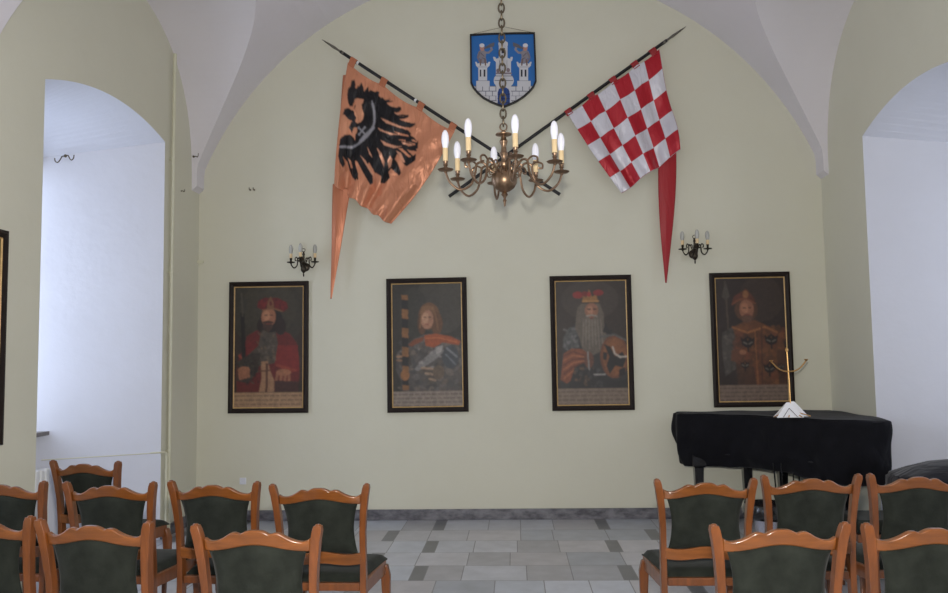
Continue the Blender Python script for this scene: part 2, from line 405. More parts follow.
def text_band(pt, x0, y0, x1, y1, bg, ink, seed):
    pt.poly([(x0, y0), (x1, y0), (x1, y1), (x0, y1)], bg)
    rg = random.Random(seed)
    for k in range(4):
        yy = y0+(y1-y0)*(k+.75)/4.5; x = x0+6
        while x < x1-10:
            w = rg.uniform(5, 20); pt.line([(x, yy), (min(x+w, x1-6), yy)], 6.5, ink, .55); x += w+rg.uniform(8, 12)
def portrait(n, px, py):
    if n == 0:
        pt = Paint(px, py, (50,40,31)); B = (60, 45, 370, 565)
        pt.ell(215, 160, 150, 160, (54,50,39)).ell(215, 150, 110, 110, (60,56,44))
        pt.poly([(128,262),(165,240),(200,228),(250,232),(300,255),(325,290),(336,350),(338,430),(325,486),(90,486),(88,400),(100,340),(120,300)], (96,32,26))
        pt.poly([(245,300),(330,300),(338,400),(300,410),(240,380)], (116,36,30)).poly([(120,300),(160,280),(170,330),(130,370),(92,365)], (104,30,26))
        pt.line([(250,380),(320,400)], 10, (140,60,44)).line([(100,340),(140,370)], 9, (150,70,50))
        pt.poly([(185,235),(240,232),(252,290),(240,370),(165,385),(120,350),(175,300)], (74,67,58))
        pt.blobs((170,240,245,370), 60, 9, [(98,90,78),(52,46,40),(108,92,66)], .6, 3)
        pt.ell(224, 198, 46, 50, (34,27,20)).ell(262, 225, 22, 34, (40,28,20)).ell(182, 220, 14, 26, (38,28,20))
        pt.ell(214, 186, 29, 38, (152,104,78)).ell(206, 180, 14, 20, (172,124,94)).ell(211, 224, 20, 16, (64,44,32)).poly([(198,232),(226,232),(214,252)], (64,44,32)).line([(195,208),(213,204),(230,209)], 7, (56,38,28))
        pt.line([(198,178),(208,178)], 4, (40,26,20)).line([(220,178),(230,178)], 4, (40,26,20)).line([(214,182),(213,196)], 5, (182,130,98)).line([(205,214),(221,214)], 4, (130,60,50))
        pt.poly([(168,146),(172,122),(198,108),(250,110),(286,128),(292,152),(272,168),(236,154),(190,158)], (96,26,23)).blobs((180,120,280,150), 30, 12, [(120,34,30),(60,18,18)], .5, 4)
        pt.poly([(206,156),(210,124),(222,102),(232,124),(236,154)], (120,84,56)).ell(222, 132, 6, 9, (90,30,26)).line([(190,158),(236,153),(268,164)], 5, (128,92,62))
        pt.line([(108,110),(118,370)], 16, (30,27,23)).ell(113, 140, 17, 32, (58,56,48)).line([(106,90),(111,180)], 6, (80,76,64))
        pt.poly([(95,360),(150,330),(185,330),(175,400),(135,450),(90,440)], (54,46,38)).blobs((95,350,180,450), 40, 9, [(70,68,58),(30,28,24)], .6, 5)
        pt.poly([(185,365),(212,362),(222,400),(238,440),(238,486),(178,486),(188,430)], (150,116,88)).poly([(205,372),(214,372),(212,486),(203,486)], (84,52,38)).line([(180,402),(222,400)], 6, (90,60,44))
        for k in range(4): pt.line([(100+k*11,402-k*4),(104+k*11,432-k*3)], 11, (146,98,72)); pt.line([(252+k*15,410+k*4),(246+k*17,440+k*3)], 11, (142,94,68))
        pt.ell(118, 398, 24, 15, (150,102,76)).ell(275, 408, 30, 13, (150,102,74))
        pt.poly([(240,440),(335,445),(335,486),(240,486)], (66,40,34))
        text_band(pt, 60, 487, 370, 565, (158,130,102), (78,60,48), 1)
    elif n == 1:
        pt = Paint(px, py, (44,42,38)); 
        pt.ell(260, 140, 110, 120, (60,58,54)).ell(150, 170, 60, 100, (50,50,46))
        pt.poly([(120,300),(150,275),(195,258),(250,256),(310,275),(345,300),(348,400),(340,486),(120,486),(75,400),(80,330)], (80,77,76))
        pt.blobs((80,280,345,486), 150, 20, [(104,102,102),(50,48,50),(92,82,72),(64,66,70),(120,112,104)], .5, 7)
        pt.ell(214, 185, 44, 54, (104,74,50)).ell(245, 215, 24, 46, (96,66,44)).ell(184, 215, 18, 44, (86,58,40))
        pt.ell(205, 198, 27, 40, (156,116,94)).ell(198, 192, 15, 22, (180,140,114)).line([(192,190),(201,190)], 4, (50,34,26)).line([(212,190),(221,190)], 4, (50,34,26)).line([(206,194),(204,208)], 4, (188,146,120)).line([(199,220),(212,220)], 4, (130,66,56)).poly([(178,175),(184,150),(208,140),(232,148),(238,180),(222,160),(200,162),(186,180)], (126,92,64)).line([(190,148),(180,190),(176,230)], 6, (128,92,62)).line([(232,155),(244,200),(250,240)], 6, (122,88,60))
        pt.poly([(192,262),(240,256),(300,268),(342,288),(335,304),(268,292),(232,312),(198,304)], (150,76,42)).poly([(125,300),(150,278),(192,268),(188,284),(140,306)], (120,66,42)).line([(200,275),(250,272),(325,292)], 4, (184,104,60))
        pt.poly([(150,396),(190,355),(225,325),(268,306),(272,330),(235,362),(200,382),(165,405)], (122,122,124)).blobs((160,310,265,400), 25, 10, [(150,148,148),(84,82,84)], .5, 21).poly([(240,310),(268,304),(262,330),(240,340)], (158,158,158))
        pt.ell(300, 350, 34, 46, (64,70,78)).line([(285,315),(325,350)], 8, (116,122,130)).line([(280,340),(320,380)], 6, (104,112,120))
        for k in range(5): pt.line([(180+k*8,392+k*11),(248-k*3,398+k*11)], 8, (150,128,108) if k % 2 == 0 else (76,66,58))
        pt.ell(250, 410, 24, 28, (96,84,72)).poly([(90,330),(130,325),(140,380),(95,385)], (62,56,50)).line([(80,345),(100,345)], 7, (150,118,92)).line([(80,360),(102,362)], 7, (134,104,80))
        for k in range(10):
            y0 = 98+k*38; pt.poly([(100,y0),(126,y0+2),(128,y0+22),(101,y0+18)], (134,94,58) if k % 2 == 0 else (22,22,26)); pt.poly([(101,y0+18),(128,y0+22),(128,y0+40),(101,y0+38)], (22,22,26) if k % 2 == 0 else (128,90,56))
        pt.ell(112, 420, 18, 22, (142,98,58))
        text_band(pt, 50, 485, 360, 556, (138,128,120), (74,66,62), 2)
    elif n == 2:
        pt = Paint(px, py, (46,37,32)); pt.ell(200, 120, 120, 80, (58,50,46))
        pt.poly([(90,260),(135,215),(170,240),(200,330),(240,250),(300,255),(345,300),(345,475),(70,475),(68,400),(85,300)], (44,44,46))
        pt.poly([(85,270),(110,230),(145,228),(150,310),(110,330),(82,310)], (78,80,82)).blobs((85,235,150,320), 40, 10, [(112,114,116),(44,46,50)], .5, 8)
        pt.poly([(85,335),(120,315),(165,318),(190,340),(178,372),(140,390),(132,430),(95,455),(70,440),(78,380)], (124,70,46))
        for k in range(6): pt.line([(84,345+k*18),(125,328+k*15),(178,345+k*6)], 5, (158,100,68) if k % 2 else (84,44,32))
        pt.poly([(148,150),(165,135),(240,135),(256,175),(258,230),(268,270),(248,325),(205,345),(165,320),(150,270),(135,235),(140,190)], (94,87,79)).ell(200, 235, 34, 50, (114,106,97), 0, .6)
        for k in range(14): pt.line([(165+k*6,200),(158+k*7,300+8*(k % 3))], 4, (136,130,122) if k % 2 else (88,83,78), .5)
        pt.ell(206, 163, 28, 30, (142,100,80)).ell(200, 160, 12, 14, (168,124,100)).line([(190,158),(201,158)], 5, (60,40,34)).line([(213,158),(224,158)], 5, (60,40,34)).line([(208,160),(206,178)], 6, (170,120,98)).line([(186,186),(206,182),(228,187)], 7, (140,134,126)).ell(206, 194, 8, 3, (110,56,50))
        pt.poly([(168,128),(172,100),(186,112),(197,76),(210,108),(226,98),(236,128)], (138,100,58)).ell(150, 100, 22, 14, (128,36,36)).ell(236, 92, 22, 12, (124,34,36)).ell(180, 96, 14, 10, (110,30,32)).ell(197, 98, 8, 10, (150,44,44)).line([(170,126),(236,126)], 6, (170,128,76))
        pt.ell(297, 350, 60, 86, (104,62,40)).ell(297, 350, 50, 76, (124,78,46)).blobs((255,285,340,420), 40, 12, [(96,58,38),(140,90,54)], .4, 31).poly([(255,300),(280,310),(300,350),(330,330),(345,360),(330,395),(300,385),(275,420),(262,385),(275,350)], (24,22,24)).poly([(250,330),(268,335),(262,365),(248,360)], (26,22,24)).poly([(315,400),(342,392),(338,425),(312,430)], (26,22,24))
        pt.line([(290,312),(298,338),(320,352),(348,350)], 7, (176,170,162)).poly([(250,250),(262,215),(275,240),(295,240),(285,262)], (28,26,28)).line([(240,270),(300,262),(345,285)], 8, (84,84,84))
        pt.poly([(130,390),(175,372),(250,420),(300,450),(345,440),(345,475),(100,475)], (34,33,35)).blobs((130,390,250,470), 50, 10, [(70,70,74),(20,20,24),(110,84,64)], .5, 9)
        pt.ell(190, 362, 20, 34, (96,60,46)).line([(186,330),(190,400)], 6, (130,130,130)).line([(210,420),(255,420)], 6, (150,150,150))
        text_band(pt, 50, 476, 365, 550, (124,110,98), (62,54,48), 3)
    else:
        pt = Paint(px, py, (42,31,27)); pt.ell(240, 130, 90, 90, (54,42,36))
        pt.line([(96,60),(104,320)], 6, (78,66,54)).poly([(80,120),(88,88),(97,62),(106,88),(112,118),(97,134)], (72,66,58))
        pt.poly([(75,262),(118,238),(150,262),(165,340),(130,400),(84,430),(74,350)], (72,68,64)).blobs((78,250,150,420), 50, 12, [(96,92,86),(48,44,42)], .5, 10)
        pt.poly([(120,240),(160,222),(210,212),(250,230),(310,258),(332,330),(330,465),(135,465),(128,380),(135,300)], (96,60,37)).blobs((130,240,325,465), 160, 22, [(118,76,44),(66,42,28),(104,58,38)], .5, 11).poly([(128,380),(200,395),(210,465),(120,465)], (50,36,30), .7).poly([(295,330),(332,330),(325,465),(300,465)], (60,40,30), .7)
        pt.line([(120,240),(180,262),(250,240),(300,262)], 8, (140,92,54)).line([(238,240),(232,465)], 5, (70,42,28)).line([(210,250),(215,465)], 4, (136,88,50))
        for (x, y, r) in ((180,300,23),(276,292,22),(264,402,20),(165,388,15),(312,396,11)):
            pt.ell(x, y, r, r*.9, (26,20,18)).poly([(x-r*1.3,y-r),(x-r*.5,y-r*.3),(x-r,y+r*.6)], (26,20,18)).poly([(x+r*1.3,y-r),(x+r*.5,y-r*.3),(x+r,y+r*.6)], (26,20,18)).line([(x-r*.8,y-1),(x,y+r*.35),(x+r*.8,y-1)], 4, (112,106,98)).line([(x,y-r),(x,y+r*1.5)], 7, (26,20,18)).ell(x, y-r*.5, 3, 5, (96,64,42))
        pt.ell(178, 172, 47, 44, (82,54,38)).ell(180, 170, 30, 38, (138,94,72)).ell(172, 164, 14, 20, (160,112,86)).ell(180, 206, 22, 16, (92,66,52)).line([(166,164),(176,164)], 4, (46,30,24)).line([(188,164),(198,164)], 4, (46,30,24)).line([(182,168),(181,180)], 5, (164,116,90)).line([(172,192),(190,192)], 4, (116,56,48))
        pt.poly([(118,152),(130,118),(165,100),(178,88),(192,100),(214,130),(216,150),(180,132),(150,134)], (88,46,32)).ell(178, 112, 12, 16, (134,92,58)).line([(122,150),(150,132),(180,128),(216,148)], 7, (112,66,44))
        pt.poly([(112,330),(150,322),(165,350),(140,380),(108,370)], (96,60,42)).ell(158, 338, 14, 10, (144,100,74))
        text_band(pt, 50, 466, 350, 535, (122,106,96), (62,52,46), 4)
    return pt
# canvas rectangle of each portrait in the drawing units above
PCAN = [(80,66,350,546), (62,55,347,545), (57,45,350,540), (56,48,336,528)]
def make_portrait(idx, w, h, label, loc, rot=0, tilt=0):
    """w,h outer size; stands in local xz plane, back at y=0, face towards -y"""
    root = thing('framed_portrait', label, 'painting', loc, 0, 'framed portraits hung in the hall')
    root.rotation_euler = (0, tilt, rot)
    fw, sl = .047, .014
    def ring(mb, x0, z0, x1, z1, f, y0, y1, ysl):
        # mitred frame with profile: outer edge y0 deep, inner edge ysl
        O = [(x0,z0),(x1,z0),(x1,z1),(x0,z1)]; I = [(x0+f,z0+f),(x1-f,z0+f),(x1-f,z1-f),(x0+f,z1-f)]; Mi = [(x0+f*.45,z0+f*.45),(x1-f*.45,z0+f*.45),(x1-f*.45,z1-f*.45),(x0+f*.45,z1-f*.45)]
        for i in range(4):
            j = (i+1) % 4
            q = lambda P, k, y: (P[k][0], y, P[k][1])
            mb.quad(q(O,i,y0), q(O,j,y0), q(O,j,y1+.006), q(O,i,y1+.006)); mb.quad(q(O,i,y1+.006), q(O,j,y1+.006), q(Mi,j,y1), q(Mi,i,y1))
            mb.quad(q(Mi,i,y1), q(Mi,j,y1), q(I,j,ysl), q(I,i,ysl)); mb.quad(q(I,i,ysl), q(I,j,ysl), q(I,j,y0), q(I,i,y0)); mb.quad(q(I,i,y0), q(I,j,y0), q(O,j,y0), q(O,i,y0))
    mb = MB(); ring(mb, -w/2, -h/2, w/2, h/2, fw, 0, -.036, -.026); mb.build('frame', M['frame'], root)
    mb = MB(); ring(mb, -w/2+fw-.002, -h/2+fw-.002, w/2-fw+.002, h/2-fw+.002, sl, -.004, -.024, -.018); mb.build('gilt_slip', M['gold'], root)
    cw, ch = w-2*fw-2*sl+.008, h-2*fw-2*sl+.008; nu, nv = 150, 250
    U, Vv = np.meshgrid(np.linspace(0, 1, nu), np.linspace(0, 1, nv))
    if idx is None: idx = 0
    x0, y0, x1, y1 = PCAN[idx]
    pt = portrait(idx, x0+(x1-x0)*U, y0+(y1-y0)*Vv)
    c = blur(pt.c, nu, nv, 4)*np.array([.86, .80, .74])
    P = np.stack([(-cw/2+cw*U).ravel(), np.full(U.size, -.014), (ch/2-ch*Vv).ravel()], 1)
    grid_mesh('canvas', P, gfaces(nu, nv), c, M['canvas'], root)
    return root
PB = [((229,282.5),(308.5,280.5),(228,413),(307.5,413.3)), ((386,278.5),(466.5,277.5),(387.5,412.5),(468.5,412)), ((549.5,275.8),(631,275),(552.5,411),(635,410)), ((709.5,273),(789.5,271.5),(714.5,407.5),(795.5,406.5))]
PLAB = ['framed portrait of a bearded man in red coat and fur cap, holding a mace',
        'framed portrait of a beardless long-haired man in grey armour holding a striped pole',
        'framed portrait of a crowned man with a long grey beard and an eagle shield',
        'framed portrait of a man in ochre robe with black eagles, above the piano']
for i, q in enumerate(PB):
    p = [atY(u, v, YB-.03) for u, v in q]
    cen = (p[0]+p[1]+p[2]+p[3])/4; w = ((p[1]-p[0]).length+(p[3]-p[2]).length)/2; h = ((p[0]-p[2]).length+(p[1]-p[3]).length)/2
    d = ((p[0]+p[1])-(p[2]+p[3])); tilt = math.atan2(d.x, d.z)
    make_portrait(i, w, h, PLAB[i], (cen.x, YB-.002, cen.z), 0, tilt)
pl = atX(11, 233, XL); 
make_portrait(0, .80, 1.34, 'dark framed painting on the left side wall, cut off by the photo edge', (XL+.002, pl.y-.47, 1.76), PI/2)

# ------------------------------------------------------------------ shield with the castle arms
def make_shield():
    Yp = YB-.04
    root_p = atY(504, 70, Yp)
    root = thing('heraldic_shield', 'blue shield with a white castle and two trumpeters, hung high behind the chandelier chain', 'shield', (root_p.x, YB-.005, root_p.z))
    s = 6.588
    out = [(65,60),(170,54),(290,50),(400,48),(494,48),(498,150),(502,260),(505,370),(490,405),(460,440),(420,475),(370,507),(330,525),(290,541),(250,528),(200,508),(150,480),(110,445),(82,410),(68,380),(67,260),(66,150)]
    def W3(cx, cy): p = atY(460+cx/s, 25+cy/s, Yp); return (p.x-root_p.x, p.z-root_p.z)
    # body
    ring = [W3(*p) for p in out]; n = len(ring)
    mb = MB(); mb.add([(x, -.028, z) for x, z in ring]+[(x, 0, z) for x, z in ring], [tuple(range(n)), tuple(range(2*n-1, n-1, -1))]+[(i, (i+1) % n, n+(i+1) % n, n+i) for i in range(n)])
    mb.build('back_board', M['black'], root)
    cx_, cz_ = sum(a for a, b in ring)/n, sum(b for a, b in ring)/n
    inn = [(cx_+(x-cx_)*.95, cz_+(z-cz_)*.955) for x, z in ring]
    mb = MB()
    for i in range(n):
        j = (i+1) % n; a, b = ring[i], ring[j]; c, d = inn[j], inn[i]
        mb.quad((a[0],-.028,a[1]), (b[0],-.028,b[1]), (b[0],-.04,b[1]), (a[0],-.04,a[1])); mb.quad((a[0],-.04,a[1]), (b[0],-.04,b[1]), (c[0],-.04,c[1]), (d[0],-.04,d[1])); mb.quad((d[0],-.04,d[1]), (c[0],-.04,c[1]), (c[0],-.028,c[1]), (d[0],-.028,d[1]))
    mb.build('black_rim', M['black'], root)
    nu, nv = 200, 220
    X_, Y_ = np.meshgrid(np.linspace(55, 515, nu), np.linspace(40, 550, nv))
    pt = Paint(X_, Y_, (24,98,168)); wh = (196,196,200); ln = (96,98,112)
    # wall
    pt.poly([(60,402),(515,402),(515,560),(60,560)], wh)
    for r in range(5):
        yy = 402+r*32; pt.line([(60,yy),(515,yy)], 4, ln)
        for k in range(12):
            xx = 60+k*44+(22 if r % 2 else 0); pt.line([(xx,yy),(xx,yy+32)], 4, ln)
    for x0, x1 in ((120,178),(392,450)):
        pt.poly([(x0,275),(x1,275),(x1,405),(x0,405)], wh)
        pt.poly([(x0-20,242),(x0-10,242),(x0-4,254),(x0+12,246),(x0+24,254),(x1-24,254),(x1-12,246),(x1+4,254),(x1+10,242),(x1+22,242),(x1+16,268),(x1,282),(x0,282),(x0-14,268)], wh)
        pt.poly([(x0-14,365),(x1+16,365),(x1+16,405),(x0-14,405)], wh)
        for xx in (x0+14, x1-18): pt.poly([(xx-5,292),(xx+6,292),(xx+6,340),(xx-5,340)], (24,28,44))
        pt.line([(x0,276),(x1,276)], 3, ln).line([(x0-14,366),(x1+16,366)], 3, ln)
    # keep
    pt.poly([(236,230),(336,230),(336,405),(236,405)], wh).poly([(218,210),(232,208),(238,222),(262,214),(310,214),(330,222),(334,208),(348,210),(344,232),(330,244),(240,244),(224,232)], wh)
    pt.poly([(256,120),(312,120),(312,230),(256,230)], wh).poly([(252,116),(284,92),(316,116),(312,150),(256,150)], wh).poly([(274,150),(296,150),(296,185),(274,185)], (40,34,44))
    pt.ell(288, 365, 66, 52, wh).line([(228,335),(348,335)], 4, ln).line([(228,365),(348,365)], 4, ln).ell(250, 300, 12, 14, (120,104,110)).ell(318, 296, 12, 14, (120,104,110)).line([(240,318),(336,318)], 12, (126,116,124))
    pt.line([(262,232),(262,290)], 3, ln).line([(310,232),(310,290)], 3, ln)
    pt.poly([(240,402),(336,402),(336,560),(240,560)], wh).ell(288, 450, 40, 42, (26,70,140)).poly([(248,450),(328,450),(328,560),(248,560)], (26,70,140))
    for k in range(4): pt.line([(258+k*20,420),(258+k*20,540)], 4, (14,30,80))
    for k in range(3): pt.line([(248,455+k*28),(328,455+k*28)], 4, (14,30,80))
    # trumpeters
    for sgn, cx in ((1,150),(-1,425)):
        f = lambda x, y: (cx+sgn*x, y)
        pt.poly([f(-25,170),f(5,160),f(22,175),f(20,215),f(28,250),f(-22,252),f(-20,215),f(-34,225),f(-36,195)], (128,124,132))
        pt.line([f(5,180),f(40,180),f(60,160),f(52,140)], 14, (134,128,134)).line([f(-20,180),f(-34,212),f(-22,238)], 11, (116,108,116)).ell(cx-sgn*4, 150, 16, 20, (176,128,112)).ell(cx-sgn*6, 133, 17, 13, (206,206,210))
        pt.poly([f(6,150),f(48,122),f(78,112),f(74,140),f(50,146),f(10,160)], (88,88,98)).line([f(-12,228),f(-16,262)], 10, (110,88,84)).line([f(14,228),f(18,262)], 10, (110,88,84))
        pt.line([f(-10,185),f(8,205)], 5, (90,84,92)).line([f(-4,215),f(14,222)], 5, (88,80,90))
    P = []
    for cx, cy in zip(X_.ravel(), Y_.ravel()): x, z = W3(cx, cy); P.append((x, -.030, z))
    inp = inpoly(X_.ravel(), Y_.ravel(), [(290+(a-290)*.985, 280+(b-280)*.985) for a, b in out])
    fs = [q for q in gfaces(nu, nv) if all(inp[k] for k in q)]
    ob = grid_mesh('painted_face', P, fs, pt.c, M['shield'], root)
    bm = bmesh.new(); bm.from_mesh(ob.data); bmesh.ops.delete(bm, geom=[v for v in bm.verts if not v.link_faces], context='VERTS'); bm.to_mesh(ob.data); bm.free()
    a = W3(70,58); b = W3(290,6); c = W3(490,48)
    mb = MB(); mb.tube([(a[0],-.02,a[1]), (b[0],-.012,b[1]), (c[0],-.02,c[1])], .0022, 5); mb.build('hanging_wire', M['chain'], root)
make_shield()

# ------------------------------------------------------------------ banners
def make_banner(name, label, cat, p0, p1, Yp, bands, spear_len, build):
    a, b = atY(*p0, Yp), atY(*p1, Yp)
    global POLE; POLE = (a, b)
    root = thing(name, label, cat, ((a+b)/2), 0, 'banners on crossed poles')
    O = Vector((a+b)/2); d = (b-a); L = d.length; dn = d.normalized()
    mb = MB(); mb.tube([a-O+dn*spear_len*.9, b-O], .017, 10); mb.build('pole', M['pole'], root, smooth=True)
    mb = MB(); q = a-O; s = spear_len
    mb.tube([q, q+dn*s*.25, q+dn*s*.6, q+dn*s*.8, q+dn*s*1.0, q+dn*s*1.06], [.002,.009,.015,.010,.0185,.0185], 8); mb.build('spearhead', M['steel'], root, smooth=True)
    for t in bands:
        mb = MB(); mb.tube([a-O+d*t-dn*.012, a-O+d*t+dn*.012], .0185, 10); mb.build('white_band', M['white'], root, smooth=True)
    build(root, O)
    return root
def cloth_part(name, root, O, A, B, C, D, Yp, fold, nu, nv, paint, material, sag=0, tabs=0, edge=None):
    """A,B along the pole; D under A, C under B; photo coordinates; fold(u,v) is the offset towards the room in metres"""
    us, vs = np.linspace(0, 1, nu), np.linspace(0, 1, nv); P = []; PX = np.zeros((nv, nu)); PY = np.zeros((nv, nu))
    for j, v in enumerate(vs):
        for i, u in enumerate(us):
            x = (A[0]*(1-u)+B[0]*u)*(1-v)+(D[0]*(1-u)+C[0]*u)*v; y = (A[1]*(1-u)+B[1]*u)*(1-v)+(D[1]*(1-u)+C[1]*u)*v
            if sag: y += sag*abs(math.sin(PI*tabs*u))*(1-v)**2; 
            if edge: ex, ey = edge(u, v); x += ex; y += ey
            PX[j,i], PY[j,i] = x, y
            p = atY(x, y, Yp)-O; P.append((p.x, p.y-fold(u, v), p.z))
    col = paint(PX, PY, np.tile(us, (nv, 1)), np.tile(vs[:, None], (1, nu)))
    ob = grid_mesh(name, P, gfaces(nu, nv), col, material, root)
    md = ob.modifiers.new('thick', 'SOLIDIFY'); md.thickness = .002; md.offset = 0
    return ob

def loops(root, O, A, B, us, material):
    a, b = POLE; dn = (b-a).normalized(); rot = Matrix.Rotation(math.atan2(-dn.z, dn.x), 3, 'Y'); up = rot @ Vector((0,0,1))
    for u in us:
        c = Vector(atY(A[0]+(B[0]-A[0])*u, A[1]+(B[1]-A[1])*u, YF)); c = a+dn*((c-a).dot(dn))-O
        e = Vector(atY(A[0]+(B[0]-A[0])*u, A[1]+(B[1]-A[1])*u+2, YF-.036))-O
        mb = MB(); mb.tube([c-dn*.036, c+dn*.036], .0225, 12)
        f = c+Vector((0,-.0225,0)); k = Vector((0,-.004,0))
        mb.add([f-dn*.036, f+dn*.036, e+dn*.036, e-dn*.036, f-dn*.036+k, f+dn*.036+k, e+dn*.036+k, e-dn*.036+k], [(0,1,2,3),(7,6,5,4),(0,4,5,1),(1,5,6,2),(2,6,7,3),(3,7,4,0)])
        mb.build('pole_loop', material, root, smooth=True)
def eagle(PX, PY, U, V):
    pt = Paint((PX-320)*5.39, (PY-80)*5.39, (206,138,104)); K = (22,20,24)
    P = pt.poly
    P([(152,85),(158,55),(170,40),(176,12),(190,5),(196,30),(192,62),(205,62),(214,40),(228,20),(238,48),(240,68),(262,72),(275,60),(300,70),(315,66),(322,72),(318,88),(330,100),(342,100),(352,115),(382,108),(372,125),(362,132),(380,145),(408,158),(428,148),(440,152),(440,166),(425,180),(398,184),(425,198),(455,202),(482,190),(478,206),(455,216),(430,216),(455,228),(490,240),(516,236),(512,250),(490,262),(455,256),(420,246),(455,268),(480,278),(494,296),(478,302),(440,292),(400,282),(430,300),(470,312),(500,306),(515,320),(490,332),(440,325),(400,330),(440,345),(480,360),(515,352),(530,330),(530,372),(500,385),(455,376),(420,370),(450,395),(480,420),(500,416),(520,400),(516,440),(490,456),(470,470),(452,455),(440,430),(420,400),(405,430),(420,450),(432,480),(440,505),(432,520),(410,505),(385,480),(372,500),(380,530),(352,560),(325,555),(330,520),(300,505),(270,450),(262,460),(290,520),(290,560),(276,572),(262,548),(235,500),(205,445),(190,440),(205,490),(212,520),(196,548),(180,530),(162,490),(150,445),(130,420),(140,460),(130,480),(116,455),(108,420),(112,360),(118,325),(140,305),(165,300),(185,315),(192,330),(196,300),(175,290),(160,262),(165,240),(180,230),(150,215),(130,195),(140,165),(160,160),(185,175),(190,150),(205,130),(212,110),(195,105),(188,125),(180,150),(165,150),(160,125)], K)
    for (x0, y0), (x1, y1), w in (((320,130),(392,122),13),((320,150),(436,162),18),((330,180),(478,200),14),((330,205),(508,244),16),((330,235),(486,258),16),((330,260),(486,296),15),((320,290),(506,318),14),((320,310),(500,350),16),((400,330),(520,385),18),((430,350),(515,430),16),((300,320),(430,510),20),((290,340),(355,540),20),((250,370),(318,490),22),((215,370),(284,560),18),((170,380),(208,540),18),((140,380),(186,520),16),((330,340),(420,400),20),((470,330),(526,345),14),((480,300),(520,330),9)):
        for k in range(6):
            t0, t1 = k/6, (k+1)/6; pt.line([(x0+(x1-x0)*t0, y0+(y1-y0)*t0),(x0+(x1-x0)*t1, y0+(y1-y0)*t1)], w*(1-.6*t0), K)
    P([(155,62),(178,45),(198,52),(232,78),(245,108),(222,106),(204,100),(188,118),(178,150),(160,140),(153,105)], K); P([(195,60),(210,35),(222,70)], K); P([(240,70),(262,40),(268,75)], K); pt.ell(262, 180, 24, 75, K)
    o = (210,146,112)
    P([(190,112),(206,104),(222,108),(240,110),(238,128),(228,140),(232,165),(240,190),(236,215),(224,232),(205,240),(192,228),(200,210),(192,195),(186,170),(196,150),(200,130)], o)
    P([(120,215),(135,195),(155,215),(172,240),(160,262),(155,290),(130,310),(112,330)], o)
    P([(186,262),(205,262),(205,285),(196,300),(192,318),(180,305),(178,285)], o)
    for q in ([(330,210),(400,240),(430,252),(480,268),(430,262),(360,240)], [(310,260),(350,282),(390,292),(440,300),(380,300),(330,282)], [(330,330),(370,348),(420,362),(450,362),(400,372),(350,358)], [(220,410),(250,440),(290,510),(302,540),(280,510),(250,460)], [(150,420),(170,440),(182,480),(170,480)], [(255,360),(275,395),(290,430),(270,405)], [(310,370),(335,400),(350,440),(345,470),(330,430)],
              [(365,440),(378,410),(392,430),(385,470),(372,480)], [(440,335),(470,345),(505,350),(480,358),(450,350)], [(400,240),(425,255),(455,262),(430,264)], [(395,175),(425,188),(450,190),(420,194)], [(412,385),(440,400),(462,450),(448,445),(430,415)]):
        P(q, (210,150,120))
    pt.line([(286,135),(296,180),(296,230),(284,270),(262,300),(235,330),(210,352),(180,366),(145,368),(118,370)], 13, (142,140,146)).line([(284,120),(286,150)], 6, (142,140,146)).line([(290,262),(255,300),(225,335)], 18, (142,140,146))
    pt.line([(212,262),(248,300)], 9, (142,140,146)).line([(245,262),(216,300)], 9, (142,140,146))
    for (x, y) in ((212,262),(248,300),(245,262),(216,300)): pt.ell(x, y, 7, 7, (142,140,146))
    return blur(pt.c, PX.shape[1], PX.shape[0], 2)
YF = YB-.09
def left_cloth(root, O):
    def fold(u, v):
        return .035+.034*v*math.sin(15*u+1.5*v+.6)*(.5+.5*u)+.018*v*math.sin(31*u-2*v+1)+.05*(1-u)**4*v + .010*math.sin(46*u+5*v)*v*(.3+.7*u)+.004*math.sin(22*v+30*u)*math.sin(9*u+3)+.010*math.sin(9*v-14*u)*v
    A, B, C, D = (348.5,63.5), (455,132), (391,225), (336,186)
    def edge(u, v):
        return (-2*math.sin(PI*v)*(1-u)+(5*math.sin(PI*v))*u, (1.5*math.sin(PI*u)*v**3) + 1.2*math.sin(30*u)*v**4)
    cloth_part('banner_cloth', root, O, A, B, C, D, YF, fold, 200, 200, eagle, M['orange'], sag=3.0, tabs=3, edge=edge)
    loops(root, O, A, B, (.02, .31, .66, .96), M['orange2'])
    def f2(u, v): return .015+.02*math.sin(PI*u)*(1-v)+.006*math.sin(8*v)
    cloth_part('streamer', root, O, (343,75), (352,75), (350,186), (335,186), YF, lambda u, v: .0+.004*math.sin(9*v), 8, 30, lambda a, b, c, d: np.zeros((a.size, 3)), M['orange2'])
    cloth_part('streamer', root, O, (333,184), (351,190), (332.2,299), (330.8,299), YF, f2, 16, 60, lambda a, b, c, d: np.zeros((a.size, 3)), M['orange2'], edge=lambda u, v: (0, 0))
make_banner('orange_banner', 'orange satin banner with a black eagle and long tail, on a slanted black pole', 'banner', (322,39.5), (560,194.5), YB-.09, (.155, .40, .775), .26, left_cloth)
def checks(PX, PY, U, V):
    i = np.floor(U*5.93+.07).astype(int); j = np.floor(V*5.0).astype(int)
    w = ((i+j) % 2 == 0).ravel()
    c = np.where(w[:, None], np.array(srgb((206,204,212))), np.array(srgb((172,14,34))))
    return c
